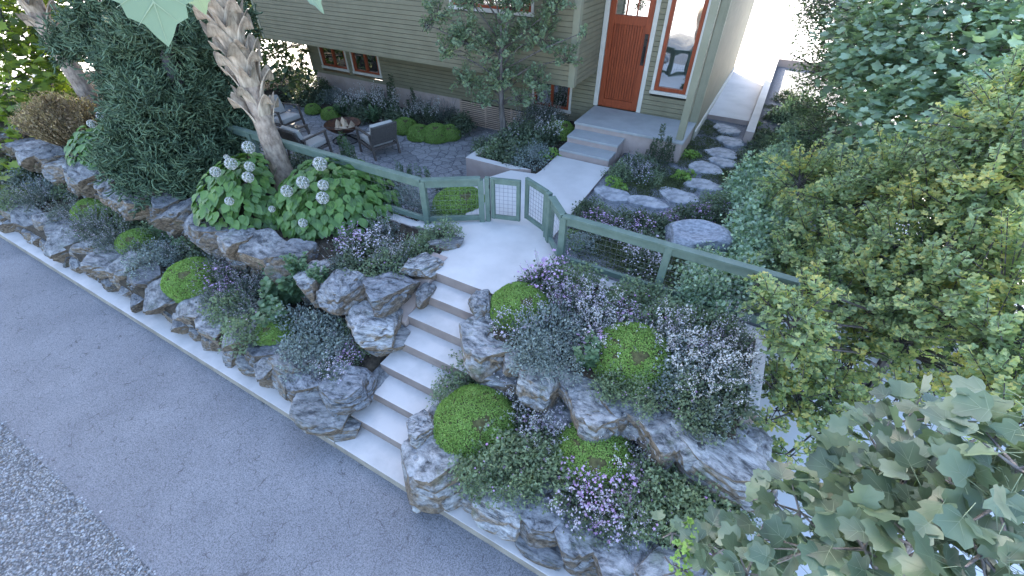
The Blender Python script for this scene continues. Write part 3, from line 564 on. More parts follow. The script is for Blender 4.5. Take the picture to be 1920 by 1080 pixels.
fence('fence',[(-10.0,4.47),CL],[(-9.9,4.47,0),(-7.95,4.47,0),(-6.0,4.47,0),(CL[0]+.01,CL[1]+.01,.3)],'long sage green wire fence between the patio and the hydrangeas')
fence('fence',[CL,PL],[(PL[0],PL[1],.58)],'short angled sage green fence section left of the gate, in front of the moss ball')
fence('fence',[PR,CR],[(PR[0],PR[1],-.8)],'short angled sage green fence section right of the gate')
fence('fence',[CR,(1.0,4.62)],[(CR[0]+.01,CR[1],0),(-.38,4.62,0),(.98,4.62,0)],'sage green wire fence running right from the gate in front of the round boulder')
def gate(hinge,end,label,ppos):
    r=empty('gate',(hinge[0],hinge[1],ZW),label,'gate','pair of small sage green garden gates')
    h=Vector((*hinge,0)); e=Vector((*end,0)); d=(e-h).normalized(); zt,zb=RT_-.02,1.20
    mb=MB()
    for p in (h+d*.035,e-d*.03): mb.beam((p.x,p.y,zb),(p.x,p.y,zt),.06,.045,up=(0,1,0))
    a=h+d*.065;b=e-d*.06
    for z in (zb+.035,zt-.035): mb.beam((a.x,a.y,z),(b.x,b.y,z),.04,.07)
    mb.beam((h.x,h.y,zt+.011),(e.x,e.y,zt+.011),.055,.018)
    mb.build('gate_frame',MT['green'],r,bevel=.003)
    link('wire_mesh',wiremesh(a,b,zb+.07,zt-.07,.06,.0028).mesh('wire_mesh',[MT['wire']],off=(hinge[0],hinge[1],ZW)),r)
    mb=MB(); c=Vector((*ppos,0)); mb.beam(c+Vector((0,0,1.142)),c+Vector((0,0,RT_)),.075,.075,up=tuple(Vector((d.x,d.y,0)))); mb.build('gate_post',MT['green'],r,bevel=.004)
    mb=MB()
    for z in (zb+.12,zt-.12): mb.tube([(h.x-d.x*.01,h.y-d.y*.01-.03,z-.03),(h.x-d.x*.01,h.y-d.y*.01-.03,z+.03)],.009,8)
    mb.build('hinge',MT['black'],r)
gate((-3.165,5.06),(-2.72,5.20),'left leaf of the small sage green gate, standing slightly open',(-3.215,5.045))
gate((-2.235,5.115),(-2.70,5.34),'right leaf of the small sage green gate, standing slightly open',(-2.195,5.075))
# ---------------------------------------------------------------- patio furniture
def chair(loc,rz,label,dup=None):
    if dup is not None:
        r=copy_tree(dup); r.location=loc; r.rotation_euler[2]=rz; r['label']=label; return r
    r=empty('patio_chair',(0,0,0),label,'armchair','low teak armchairs round the fire bowl'); w=.33
    for sx in (-1,1):
        mb=MB(); mb.beam((sx*w,.32,0),(sx*w,.28,.60),.045,.05,up=(0,1,0)); mb.build('leg',MT['teak'],r,bevel=.004)
        mb=MB(); mb.beam((sx*w,-.40,0),(sx*w,-.30,.58),.045,.05,up=(0,1,0)); mb.build('leg',MT['teak'],r,bevel=.004)
        mb=MB(); mb.beam((sx*w,.32,.62),(sx*w,-.36,.58),.055,.032); mb.build('armrest',MT['teak'],r,bevel=.005)
    mb=MB(); mb.beam((-w+.03,.28,.28),(w-.03,.28,.28),.04,.06); mb.beam((-w+.03,-.30,.24),(w-.03,-.30,.24),.04,.06)
    for sx in (-1,1): mb.beam((sx*(w-.001),.26,.28),(sx*(w-.001),-.29,.24),.035,.055)
    for k in range(6): y=-.22+k*.09; mb.box(-w+.03,w-.03,y,y+.05,.262,.28)
    mb.build('seat_frame',MT['teak'],r,bevel=.003)
    mb=MB(); mb.beam((-w+.03,-.47,.78),(w-.03,-.47,.78),.035,.035); mb.beam((-w+.03,-.33,.36),(w-.03,-.33,.36),.035,.035)
    mb.add([(-w+.035,-.335,.36),(w-.035,-.335,.36),(w-.035,-.475,.78),(-w+.035,-.475,.78),(-w+.035,-.365,.36),(w-.035,-.365,.36),(w-.035,-.505,.78),(-w+.035,-.505,.78)],[(0,1,2,3),(5,4,7,6),(3,2,6,7),(1,0,4,5),(0,3,7,4),(2,1,5,6)])
    for sx in (-1,1): mb.beam((sx*(w-.015),-.335,.32),(sx*(w-.015),-.48,.80),.035,.04,up=(0,1,0))
    mb.build('woven_backrest',MT['rope'],r,bevel=.004)
    def cush(c,s,rx,name):
        bm_=MB(); bm_.box(-s[0],s[0],-s[1],s[1],-s[2],s[2]); m=Matrix.Translation(c)@Matrix.Rotation(rx,4,'X')
        bm_.v=[tuple(m@Vector(v)) for v in bm_.v]; o=bm_.build(name,MT['cushion'],r); b=o.modifiers.new('bevel','BEVEL'); b.width=.03; b.segments=4
        o.data.polygons.foreach_set('use_smooth',[True]*len(o.data.polygons))
    cush((0,.02,.345),(.285,.30,.06),R(4),'seat_cushion'); cush((0,-.30,.60),(.285,.055,.22),R(18),'back_cushion')
    r.location=loc; r.rotation_euler[2]=rz; return r
PZ=.452
def head(dx,dy): return math.atan2(-dx,dy)
cR=chair((-7.82,7.38,PZ),head(-.93,.30),'teak armchair on the house side of the gate, seen from behind its woven back')
chair((-10.95,7.22,PZ),head(.98,.05),'teak armchair farthest from the gate, partly behind the palm trunk',cR)
chair((-9.02,6.36,PZ),head(.06,1),'teak armchair nearest the long fence, its back toward the hydrangeas',cR)
FX,FY=-9.08,7.52
fp=empty('fire_bowl',(FX,FY,PZ),'rusty steel fire bowl on a low stand holding split logs','fire pit')
mb=MB(); nr=10; ns=40; Rb=.46; V=[]; F=[]
for side,(dr,dz) in enumerate(((0,0),(-.012,.012))):
    for j in range(nr+1):
        a=j/nr*R(62); rr=(Rb/math.sin(R(62))*math.sin(a)+ (dr if j else 0)); z=.20+Rb/math.sin(R(62))*(1-math.cos(a))*.85+dz
        for k in range(ns): t=2*math.pi*k/ns; V.append((FX+rr*math.cos(t),FY+rr*math.sin(t),PZ+z))
H_=(nr+1)*ns
for j in range(nr):
    for k in range(ns):
        a=j*ns+k;b=j*ns+(k+1)%ns; F.append((a,a+ns,b+ns,b)); F.append((H_+a,H_+b,H_+b+ns,H_+a+ns))
for k in range(ns): F.append((nr*ns+k,H_+nr*ns+k,H_+nr*ns+(k+1)%ns,nr*ns+(k+1)%ns))
mb.add(V,F); mb.build('bowl',MT['rust'],fp,smooth=True)
mb=MB()
for k in range(3):
    a=k*2.094+.4; mb.beam((FX+.34*math.cos(a),FY+.34*math.sin(a),PZ+.01),(FX-.1*math.cos(a),FY-.1*math.sin(a),PZ+.21),.04,.02)
mb.tube([(FX+.34*math.cos(t),FY+.34*math.sin(t),PZ+.012) for t in np.linspace(0,2*math.pi,25)],.012,6); mb.build('stand',MT['black'],fp)
for i,(dx,dy,rz,tz,lab) in enumerate(((-.14,-.04,.5,.37,'split log lying at the left side of the fire bowl'),(.0,.06,.62,.45,'split log lying on top in the middle of the fire bowl'),(.16,.12,.4,.38,'split log lying at the right side of the fire bowl'),(.05,-.12,1.2,.33,'split log lowest in the fire bowl'))):
    mb=MB(); mb.add([(-.22,-.075,-.04),(-.22,.075,-.04),(-.22,.0,.07),(.22,-.08,-.04),(.22,.07,-.04),(.22,.005,.075)],[(0,2,1),(3,4,5),(0,1,4,3),(1,2,5,4),(2,0,3,5)])
    c=(FX+dx,FY+dy,PZ+tz); m=Matrix.Rotation(rz+1.9,4,'Z')@Matrix.Rotation(.12*(i-1),4,'Y'); mb.v=[tuple(Vector(c)+(m@Vector(v))) for v in mb.v]
    props(mb.build('log',MT['log'],None,bevel=.004,loc=c),lab,'log','split logs in the fire bowl')
mb=MB(); a=at(603,238,PZ+.43); b=at(700,247,PZ+.43); mb.tube([a,b],.008,6); props(mb.build('fire_poker',MT['teak']),'thin rod lying across the rim of the fire bowl','poker')
# ---------------------------------------------------------------- rocks
def rock_mesh(seed,flat=.6,sub=5,planes=12,round_=False,disp=.05):
    rs=random.Random(seed); import bmesh
    bm=bmesh.new(); bmesh.ops.create_icosphere(bm,subdivisions=sub,radius=1.0)
    pl=[]
    for i in range(planes):
        d=Vector((rs.gauss(0,1),rs.gauss(0,1),rs.gauss(0,.5))).normalized(); pl.append((d,rs.uniform(.52,.80)))
    pl.append((Vector((rs.uniform(-.15,.15),rs.uniform(-.15,.15),1)).normalized(),rs.uniform(.50,.62))); pl.append((Vector((0,0,-1)),.6))
    if round_: pl=[(d,k+.22) for d,k in pl]
    o=Vector((rs.uniform(0,50),)*3)
    for v in bm.verts:
        p=v.co.copy()
        for d,k in pl:
            s=p.dot(d)
            if s>k: p-=d*(s-k)*.96
        n=p.normalized()
        q=p+o; st=Vector((q.x*1.3,q.y*1.3,q.z*6))      # strata
        a=noise.fractal(q*1.4,1.0,2.0,4)*disp*1.15+ noise.noise(st)*disp*.5+noise.fractal(q*6,1.,2.,3)*disp*.3
        if not round_:
            w_=noise.noise_vector(q*2.5)*.22; vd=noise.voronoi(Vector((q.x,q.y,q.z*1.6))*.85+w_)[0]; e=vd[1]-vd[0]
            a-=max(0,.10-e)*.7
        p+=n*a; v.co=p
    me=bpy.data.meshes.new('boulder'); bm.to_mesh(me); bm.free()
    me.polygons.foreach_set('use_smooth',[True]*len(me.polygons))
    try: me.set_sharp_from_angle(angle=R(32))
    except Exception: pass
    me.materials.append(MT['rock']); return me
RK=[rock_mesh(s,disp=.05) for s in range(12)]
RKP=[rock_mesh(100+s,disp=.055) for s in range(4)]
for m in RKP: m.materials[0]=MT['rockpale']
def rock(x,y,z,sx,sy,sz,rz=0,v=None,tilt=(0,0),pale=False):
    ms=RKP if pale else RK
    o=link('boulder',ms[(v if v is not None else random.randrange(99))%len(ms)]); o.location=(x,y,z)
    o.scale=(sx/1.45,sy/1.45,sz/1.15); o.rotation_euler=(tilt[0],tilt[1],rz); return o
def tagrow(objs,fmt,group):
    for i,o in enumerate(objs): props(o,fmt.format(ORD[i] if i<len(ORD) else 'number %d'%(i+1)),'boulder',group)
# street-side wall, left of the steps
row=[];fill=[]; x=-3.95; i=0
while x>-15.6:
    L=random.uniform(.50,.78); x-=L*.48
    row.append(rock(x,1.86+random.uniform(-.07,.05),.33+random.uniform(-.03,.05),L*1.15,random.uniform(.52,.70),random.uniform(.26,.36),random.uniform(-.6,.6),i,(random.uniform(-.05,.38),random.uniform(-.28,.28))))
    x-=L*.48; i+=1
x=-3.9
while x>-15:
    L=random.uniform(.3,.46); x-=L*.55
    fill.append(rock(x,1.70+random.uniform(-.05,.04),.10,L*1.05,.42,.24,random.uniform(-.6,.6),i,(random.uniform(-.1,.2),random.uniform(-.2,.2)))); x-=L*.5; i+=1
tagrow(row,'grey boulder on top of the roadside rock wall, {} from the steps going left','boulders of the roadside rock wall left of the steps')
tagrow(fill,'small dark foot rock under the roadside rock wall, {} from the steps going left','foot rocks of the roadside rock wall left of the steps')
row=[];fill=[]; x=-4.95
while x>-14.6:
    L=random.uniform(.56,.86); x-=L*.43
    row.append(rock(x,2.82+random.uniform(-.06,.08),.98+random.uniform(-.04,.04),L*1.12,random.uniform(.58,.78),random.uniform(.34,.46),random.uniform(-.5,.5),i,(random.uniform(-.02,.22),random.uniform(-.15,.15)))); x-=L*.43; i+=1
x=-4.2
while x>-14.4:
    L=random.uniform(.35,.6); x-=L*.5
    fill.append(rock(x,2.84+random.uniform(-.05,.04),.66,L*1.1,.5,.32,random.uniform(-.6,.6),i,(0,random.uniform(-.2,.2)))); x-=L*.5; i+=1
tagrow(row,'grey boulder capping the upper rock wall, {} from the steps side going left','boulders of the upper left rock wall')
tagrow(fill,'dark rock wedged under the upper rock wall, {} from the steps side going left','lower rocks of the upper left rock wall')
def R1(px,py,z,sx,sy,sz,rz,v,tilt,label,group=None,pale=False):
    c=at(px,py,z)
    if c[0]>-2.1 and c[1]<2.2: c[1]+=.10
    if c[0]<-2.7 and c[1]<1.8: c[1]+=.06
    k=1.05 if c[0]<-2.6 else (1.20 if group and 'upper right' in group else 1.14); o=rock(c[0],c[1],z-sz*.36,sx*k,sy*k,sz*.95,rz,v,tilt,pale); props(o,label,'boulder',group); return o
g='stacked boulders left of the steps'
R1(725,530,1.22,.70,.62,.30,.2,3,(.05,.05),'large flat pale boulder at the upper corner beside the top of the steps',g,True)
R1(645,525,1.20,.66,.60,.34,-.3,1,(.15,-.1),'pale boulder between the corner slab and the one below the hydrangeas',g,True)
R1(588,505,1.16,.55,.62,.42,.5,7,(.2,-.1),'wedge-shaped boulder pointing out below the right hydrangea',g,True)
R1(790,490,1.24,.60,.36,.26,1.15,5,(0,.1),'long pale boulder under the green shrub by the landing',g,True)
R1(838,452,1.2,.5,.26,.2,1.0,2,(0,.1),'narrow boulder edging the landing near the fence corner',g)
R1(700,588,.92,.78,.62,.36,.35,9,(.05,.1),'broad pale boulder below the corner slab, halfway up the steps',g,True)
R1(725,628,.66,.72,.5,.32,.7,6,(.1,.1),'dark layered boulder under the broad one beside the steps',g)
R1(735,650,.40,.52,.55,.38,1.2,4,(0,0),'brown boulder against the fourth riser left of the steps',g)
R1(712,683,.36,.50,.75,.34,.1,8,(0,.1),'long boulder lying along the middle steps on their left',g)
R1(800,545,1.00,.20,.42,.25,.1,2,(0,.1),'small dark stone wedged on the upper step by the cheek wall',g)
R1(645,715,.50,.62,.55,.26,.4,0,(.1,.0),'pale flat boulder just left of the lower steps',g,True)
R1(565,712,.46,.62,.42,.26,-.2,3,(.2,0),'flat boulder below the silver shrub near the kerb',g,True)
R1(610,755,.30,.75,.55,.34,.5,10,(.15,.1),'layered brown boulder above the kerb at the foot of the steps',g)
R1(628,795,.14,.60,.40,.24,.55,11,(.05,.05),'lowest boulder at the kerb touching the bottom step',g)
R1(490,690,.36,.40,.42,.3,.2,6,(.2,0),'rounded boulder left of the flat one near the kerb',g)
R1(530,690,.34,.42,.62,.38,.9,7,(.3,.1),'upright wedge boulder standing between the rounded one and the flat one',g)
R1(668,745,.12,.34,.5,.26,.1,1,(0,0),'small boulder tucked beside the lowest riser on the left',g)
g='boulders right of the steps'
R1(812,850,.42,.74,.80,.62,.1,8,(.1,-.05),'tall rounded boulder at the right foot of the steps',g,True)
R1(790,795,.56,.30,.30,.24,.3,2,(0,0),'knobbly pale rock on top of the tall boulder by the steps',g,True)
R1(856,772,.40,.28,.5,.45,.3,4,(0,0),'narrow dark rock behind the knobbly one against the steps',g)
R1(855,880,.30,.50,.42,.36,.1,8,(.2,0),'brown-edged boulder right of the tall one',g)
R1(935,915,.42,.78,.60,.40,-.1,9,(.2,0),'broad pale boulder below the geranium on the right roadside wall',g,True)
R1(1010,945,.42,.62,.60,.42,.3,0,(.2,0),'grey boulder in the middle of the right roadside wall',g,True)
R1(1095,990,.42,.80,.60,.44,-.15,3,(.2,0),'large grey boulder nearest the foreground leaves in the right roadside wall',g,True)
R1(1185,1050,.4,.75,.6,.44,.2,6,(.2,0),'boulder at the bottom edge of the picture in the right roadside wall',g,True)
R1(1290,1105,.4,.75,.6,.44,.5,1,(.2,0),'boulder hidden under the tulip tree leaves',g)
R1(945,965,.12,.62,.34,.22,-.1,7,(0,0),'low dark foot rock on the kerb under the broad pale boulder',g)
R1(1020,1020,.12,.60,.34,.24,.1,10,(0,0),'low dark foot rock on the kerb below the middle boulder',g)
R1(1085,1050,.14,.5,.34,.3,.2,11,(0,0),'low foot rock on the kerb below the large grey boulder',g)
R1(880,925,.1,.34,.4,.24,.3,2,(0,0),'small foot rock on the kerb beside the tall boulder',g)
g='boulders of the upper right rock wall'
R1(922,628,.98,.72,.60,.52,.1,2,(.1,.1),'big pale boulder overhanging the middle of the steps',g,True)
R1(902,560,1.18,.28,.36,.3,.4,5,(0,0),'small pale boulder above the big one at the edge of the landing',g,True)
R1(975,650,.95,.36,.5,.4,.1,8,(.1,0),'brown-faced boulder right of the big pale one',g)
R1(1020,690,.98,.56,.5,.40,-.3,9,(.15,0),'boulder with a long brown underside in the upper right wall',g,True)
R1(1080,705,.98,.46,.44,.38,.4,1,(.1,.1),'pyramid-shaped boulder in the upper right wall',g,True)
R1(1130,745,.96,.66,.56,.42,.1,6,(.15,0),'boulder in the middle of the upper right wall below the moss ball',g,True)
R1(1190,772,.90,.36,.4,.38,.6,4,(.1,0),'small boulder wedged in the middle of the upper right wall',g)
R1(1255,792,.98,.62,.54,.40,.1,3,(.12,.1),'pale boulder below the white flowers in the upper right wall',g,True)
R1(1350,830,.96,.95,.56,.36,-.15,0,(.1,.12),'long pale slab second from the right end of the upper right wall',g,True)
R1(1410,835,.92,.36,.6,.34,.3,7,(.1,.1),'boulder ending the upper right wall at the boundary',g,True)
R1(930,665,.62,.5,.5,.34,.3,10,(0,0),'dark rock under the big pale boulder beside the steps',g)
R1(1090,775,.60,.9,.4,.34,0,11,(0,0),'dark rock in the gap under the middle of the upper right wall',g)
R1(1230,830,.58,.9,.4,.34,0,1,(0,0),'dark rock in the gap under the pale boulder below the white flowers',g)
R1(1370,880,.58,.9,.4,.34,0,5,(0,0),'dark rock under the right end of the upper right wall',g)
R1(1000,655,1.0,.5,.5,.4,.2,3,(.1,0),'plain grey boulder behind the brown-faced one',g,True)
R1(960,700,.70,.6,.5,.4,.1,0,(.1,0),'dark boulder below the brown-faced one',g)
R1(1165,735,1.0,.55,.5,.4,.3,7,(.1,0),'grey boulder touching the moss ball in the upper right wall',g,True)
R1(1215,755,.98,.5,.5,.4,.9,2,(.1,0),'squarish boulder left of the white flowers in the upper right wall',g,True)
R1(1300,805,.98,.6,.5,.36,.3,5,(.1,0),'grey boulder between the pale one and the long slab',g,True)
R1(1060,760,.62,.7,.45,.36,.1,8,(.1,0),'shadowed boulder beneath the pyramid-shaped one',g)
# round boulder with a shallow basin
c=at(1306,450,1.25); mb=rock_mesh(77,round_=True,planes=6,disp=.02,sub=5)
for v in mb.vertices:
    d=math.hypot(v.co.x+.05,v.co.y+.05)
    if v.co.z>0: v.co.z-= .22*math.exp(-(d/.42)**2)
mb.materials[0]=MT['boulder']; o=link('boulder',mb); o.location=(c[0],c[1],1.24); o.scale=(.55,.40,.28); o.rotation_euler[2]=.35
props(o,'smooth round blue-grey boulder with a shallow basin behind the right fence','boulder')
# ---------------------------------------------------------------- plants
def dome(n,r,h,shell=.25,zmin=.02):
    d=unit(rng.normal(size=(n,3))); d[:,2]=np.abs(d[:,2]); k=1-shell*rng.random(n)**1.5
    lump=1+.14*np.sin(d[:,0]*5+1)+.12*np.sin(d[:,1]*6+d[:,2]*4)
    P=d*(k*lump)[:,None]*np.array([r,r,h]); P[:,2]+=zmin; return P,unit(d/np.array([r,r,h]))
def leafy(n,r,h,tpl,size,mi=0,B=None,sprigs=0,up=.5,jit=.7):
    B=B or Bag()
    if sprigs:
        C,Nn=dome(sprigs,r,h,.45); k=max(1,n//sprigs)
        P=np.repeat(C,k,0)+rng.normal(0,size*1.1,(sprigs*k,3)); Nn=np.repeat(Nn,k,0)
    else: P,Nn=dome(n,r,h)
    m=len(P); D=unit(Nn+rng.normal(0,jit,(m,3))+np.array([0,0,up*.3])); NN=unit(Nn+rng.normal(0,.5,(m,3))+np.array([0,0,up]))
    B.sc(tpl,P,D,NN,size*rng.uniform(.7,1.3,m),mi); 
    S,_=dome(max(6,n//40),r*.85,h*.85); B.stems(S*0+np.array([0,0,0.])+rng.normal(0,r*.12,S.shape)*np.array([1,1,0]),S,.004,.002,mi)
    return B
def flowers(B,n,r,h,size,mi,zup=.03,spread=.95,cluster=1):
    P,Nn=dome(n,r*spread,h,.15,zup)
    if cluster>1: P=np.repeat(P,cluster,0)+rng.normal(0,size*.7,(n*cluster,3)); Nn=np.repeat(Nn,cluster,0)
    m=len(P); D=unit(rng.normal(size=(m,3))*np.array([1,1,.2])); B.sc(T_FL,P,D,unit(Nn*.4+np.array([0,-.25,1])+rng.normal(0,.25,(m,3))),size*rng.uniform(.7,1.2,m),mi)
def spikes(B,n,r,h,L,size,mi,per=16,mst=0,lean=.35):
    a=rng.uniform(0,6.28,n); rr=r*np.sqrt(rng.random(n)); base=np.stack([rr*np.cos(a)*.55,rr*np.sin(a)*.55,np.full(n,h*.35)],1)
    tip=np.stack([rr*np.cos(a)*(1+lean),rr*np.sin(a)*(1+lean),h+L*rng.uniform(.3,1.0,n)],1)
    B.stems(base,tip,.003,.0015,mst)
    t=rng.uniform(.45,1.,(n,per))[...,None]; P=(base[:,None]*(1-t)+tip[:,None]*t).reshape(-1,3)+rng.normal(0,size*.45,(n*per,3)); m=len(P)
    B.sc(T_RH,P,rdir(m,.3),rdir(m,.5),size*rng.uniform(.6,1.2,m),mi)
PM={}
def P_(key,mats,f,nv=2):
    PM[key]=[]
    for k in range(nv): B=Bag(); f(B,k); PM[key].append(B.mesh(key,[MT[m] for m in mats]))
def geranium(B,k): leafy(1500,.34,.30,T_GK,.036,0,B,sprigs=150,up=.9); flowers(B,[7,20][k%2],.34,.32,.03,1)
P_('geranium_shrub',['l_ger','f_pink'],geranium)
def silver(B,k): leafy(1700,.34,.30,T_RH,.030,0,B,sprigs=190,up=.7); spikes(B,[0,14][k%2] or 1,.28,.28,.12,.014,1,10)
P_('silver_shrub',['l_sil','f_dull'],silver)
def lav(B,k): 
    leafy(1100,.28,.26,T_RH,.030,0,B,sprigs=110,up=1.2); n=[22,34,28][k]; spikes(B,n,.28,.24,.30,.016,1,[13,16,16][k])
P_('lavender_clump',['l_lav','f_dull'],lav,3)
P_('bright_lavender',['l_lav','f_lilac'],lambda B,k: lav(B,k+1),2)
def salvia(B,k): leafy(1000,.28,.28,T_RH,.036,0,B,sprigs=90,up=1.2); spikes(B,40,.30,.24,.34,.026,1,15)
P_('white_salvia',['l_dk','f_white'],salvia)
def pink(B,k): leafy(1000,.30,.24,T_RH,.042,0,B,sprigs=80,up=1.); flowers(B,95,.34,.34,.034,1,.04); flowers(B,24,.34,.38,.058,1,.05); spikes(B,14,.25,.25,.2,.02,1,12)
P_('pink_flower_clump',['l_dk','f_pink'],pink)
def lil(B,k): leafy(700,.28,.2,T_RH,.04,0,B,sprigs=70,up=1.); flowers(B,140,.34,.32,.028,1,.04); flowers(B,8,.34,.38,.052,1,.05); spikes(B,20,.3,.24,.22,.022,1,14)
P_('lilac_flower_clump',['l_dk','f_lilac'],lil)
def purp(B,k): leafy(700,.26,.2,T_RH,.034,0,B,sprigs=70,up=1.); flowers(B,60,.3,.26,.028,1,.04)
P_('purple_flower_clump',['l_dk','f_purple'],purp,1)
def dark(B,k): leafy(1500,.34,.32,T_OV,.040,0,B,sprigs=140,up=.8); spikes(B,[1,16][k%2],.3,.3,.2,.014,1,10)
P_('shade_shrub',['l_dk','f_lilac'],dark)
def mint(B,k):
    n=14; a=rng.uniform(0,6.28,n); rr=.16*np.sqrt(rng.random(n)); base=np.stack([rr*np.cos(a)*.5,rr*np.sin(a)*.5,np.zeros(n)],1); tip=np.stack([rr*np.cos(a)*1.8,rr*np.sin(a)*1.8,rng.uniform(.3,.52,n)],1)
    B.stems(base,tip,.005,.002,0); q=12; t=np.linspace(.25,1,q)[None,:,None]; P=(base[:,None]*(1-t)+tip[:,None]*t).reshape(-1,3); P=np.repeat(P,3,0); m=len(P)
    D=rdir(m,.05); D[:,2]=np.abs(D[:,2])*.4; B.sc(T_OV,P,D,np.tile([0,0,1.],(m,1))+rng.normal(0,.25,(m,3)),.085*rng.uniform(.6,1.2,m),0)
P_('leafy_herb',['l_mint'],mint,2)
def bigsh(B,k): leafy(3000,.5,.5,T_OV,.055,0,B,sprigs=230,up=1.1,jit=.8)
P_('broadleaf_shrub',['l_broad'],bigsh,2)
def creeper(B,k):
    n=2600; a=rng.uniform(0,6.28,n); lob=1+.2*np.sin(3*a+k)+.12*np.sin(5*a); rr=.42*np.sqrt(rng.random(n))*lob; P=np.stack([rr*np.cos(a),rr*np.sin(a)*.8,.045*(1-(rr/.5)**2)+rng.uniform(0,.03,n)],1)
    B.sc(T_RH,P,rdir(n,.6),rdir(n,1.5),.022*rng.uniform(.6,1.3,n),0)
P_('creeping_mat',['l_mat'],creeper,2)
def bright(B,k): leafy(150,.14,.08,T_GK,.045,0,B,up=1.3); flowers(B,6,.13,.09,.02,1)
P_('bright_violet_plant',['l_moss','f_purple'],bright,1)
def heath(B,k):
    n=700; a=rng.uniform(0,6.28,n); rr=rng.uniform(.1,1,n); base=np.stack([.12*rr*np.cos(a),.12*rr*np.sin(a),np.zeros(n)],1); tip=np.stack([.5*rr*np.cos(a),.5*rr*np.sin(a),.62-.2*rr+rng.normal(0,.05,n)],1)
    B.stems(base,tip,.005,.003,0); per=14; t=rng.uniform(.4,1.03,(n,per))[...,None]; P=(base[:,None]*(1-t)+tip[:,None]*t).reshape(-1,3)+rng.normal(0,.012,(n*per,3)); m=len(P); B.sc(T_RH,P,rdir(m,.8),rdir(m,.2),.03*rng.uniform(.6,1.2,m),0)
P_('heather_bush',['l_heath'],heath,1)
def tallh(B,k):
    for (x,y,h) in ((0,0,.75),(.14,.05,.55),(-.1,.1,.45)):
        n=260; t=rng.random(n); a=rng.uniform(0,6.28,n); r_=.07*(1-t*.7); P=np.stack([x+r_*np.cos(a),y+r_*np.sin(a),t*h],1); D=np.stack([np.cos(a),np.sin(a),np.full(n,.9)],1)
        B.sc(T_RH,P,D,np.stack([-np.cos(a),-np.sin(a),np.full(n,.8)],1),.045*rng.uniform(.6,1.2,n),0); B.stems([(x,y,0)],[(x,y,h*.97)],.006,.003,0)
P_('columnar_herb',['l_dk'],tallh,1)
def thin(B,k):
    for j in range(5):
        x,y=rng.normal(0,.08,2); h=rng.uniform(.35,.6); n=90; t=rng.random(n); a=rng.uniform(0,6.28,n); P=np.stack([x+.025*np.cos(a),y+.025*np.sin(a),t*h],1)
        B.sc(T_OV,P,np.stack([np.cos(a),np.sin(a),np.full(n,.7)],1),rdir(n,1),.035*rng.uniform(.6,1.2,n),0); B.stems([(x,y,0)],[(x,y,h)],.004,.002,0)
P_('slender_herb',['l_mint'],thin,1)
# moss mounds
def moss(k):
    import bmesh
    bm=bmesh.new(); bmesh.ops.create_icosphere(bm,subdivisions=4,radius=1)
    for v in list(bm.verts):
        if v.co.z<-.25: bm.verts.remove(v)
    for v in bm.verts:
        f=1+.05*noise.noise(v.co*1.7+Vector((k*7,0,0))); v.co=Vector((v.co.x*.3*f,v.co.y*.3*f,v.co.z*.25*f))
    me=bpy.data.meshes.new('moss_core'); bm.to_mesh(me); bm.free(); me.materials.append(MT['mosscore']); me.polygons.foreach_set('use_smooth',[True]*len(me.polygons))
    n=46000; d=unit(rng.normal(size=(n,3))); d=d[d[:,2]>-.22]; keep=[]
    holes=[Vector((.25,-.35,.9)).normalized(),Vector((.38,-.28,.88)).normalized(),Vector((.33,-.42,.84)).normalized()]
    for p in d:
        v=Vector(p); q=noise.noise(v*6.5+Vector((k*3,5,1))); hole=q>.44 or any((v-h).length<.12+.07*noise.noise(v*15) for h in holes); keep.append(not hole)
    d=d[np.array(keep)]; f=np.array([1+.05*noise.noise(Vector(p)*1.7+Vector((k*7,0,0))) for p in d])[:,None]
    P=d*np.array([.305,.305,.255])*f+rng.normal(0,.003,d.shape); B=Bag(); m=len(P)
    B.sc(T_RH,P,unit(rng.normal(size=(m,3))+d*.5),unit(d+rng.normal(0,.35,(m,3))),.0125*rng.uniform(.7,1.3,m),0)
    return me,B.mesh('moss_cushion_leaves',[MT['l_moss']])
MS=[moss(k) for k in range(3)]
def moss_mound(x,y,z,s,rz,k,label,group):
    r=empty('moss_mound',(x,y,z),label,'moss mound',group); s*=1.1; r.scale=(s,s,s); r.rotation_euler[2]=rz
    link('core',MS[k][0],r); link('foliage',MS[k][1],r); return r
ZB={'LL':.44,'LU':1.06,'RL':.44,'RU':1.06,'HB':.55,'FB':.98,'PB':1.08,'GR':1.12,'PT':.45,'GF':1.1}
BED={'LL':'lower left bed','LU':'upper left bed','RL':'lower right bed','RU':'upper right bed','HB':'house wall bed','FB':'bed behind the long fence','PB':'raised planter','GR':'front garden','PT':'patio edge','GF':'strip behind the low wall'}
KD={'G':('geranium_shrub','dull green small-leaved shrub','shrub',.30),'S':('silver_shrub','silver-grey shrub','shrub',.30),'L':('lavender_clump','lavender clump with pale spikes','lavender',.34),
 'W':('white_salvia','clump of white flower spikes','flowers',.38),'P':('pink_flower_clump','clump of mauve-pink flowers','flowers',.34),'F':('lilac_flower_clump','clump of small pale lilac flowers','flowers',.34),
 'V':('purple_flower_clump','clump of purple flowers','flowers',.28),'D':('shade_shrub','dark green fine-leaved shrub','shrub',.34),'H':('leafy_herb','leafy upright herb','herb',.45),
 'B':('broadleaf_shrub','broad-leaved grey-green shrub','shrub',.55),'K':('creeping_mat','low brownish green creeping mat','ground cover plant',.05),'Y':('bright_violet_plant','small bright green plant with violet flowers','plant',.08),
 'T':('heather_bush','tan heather bush','heather',.55),'C':('columnar_herb','tall dark upright herb','herb',.7),'Z':('slender_herb','slender upright green plant','plant',.5),'M':('moss','bright green moss ball','moss mound',.27)}
PL_=[]
def pl(bed,s):
    for it in s.split(';'):
        it=it.strip()
        if not it: continue
        k,px,py,sc=it.split(); PL_.append((bed,k,float(px),float(py),float(sc)))
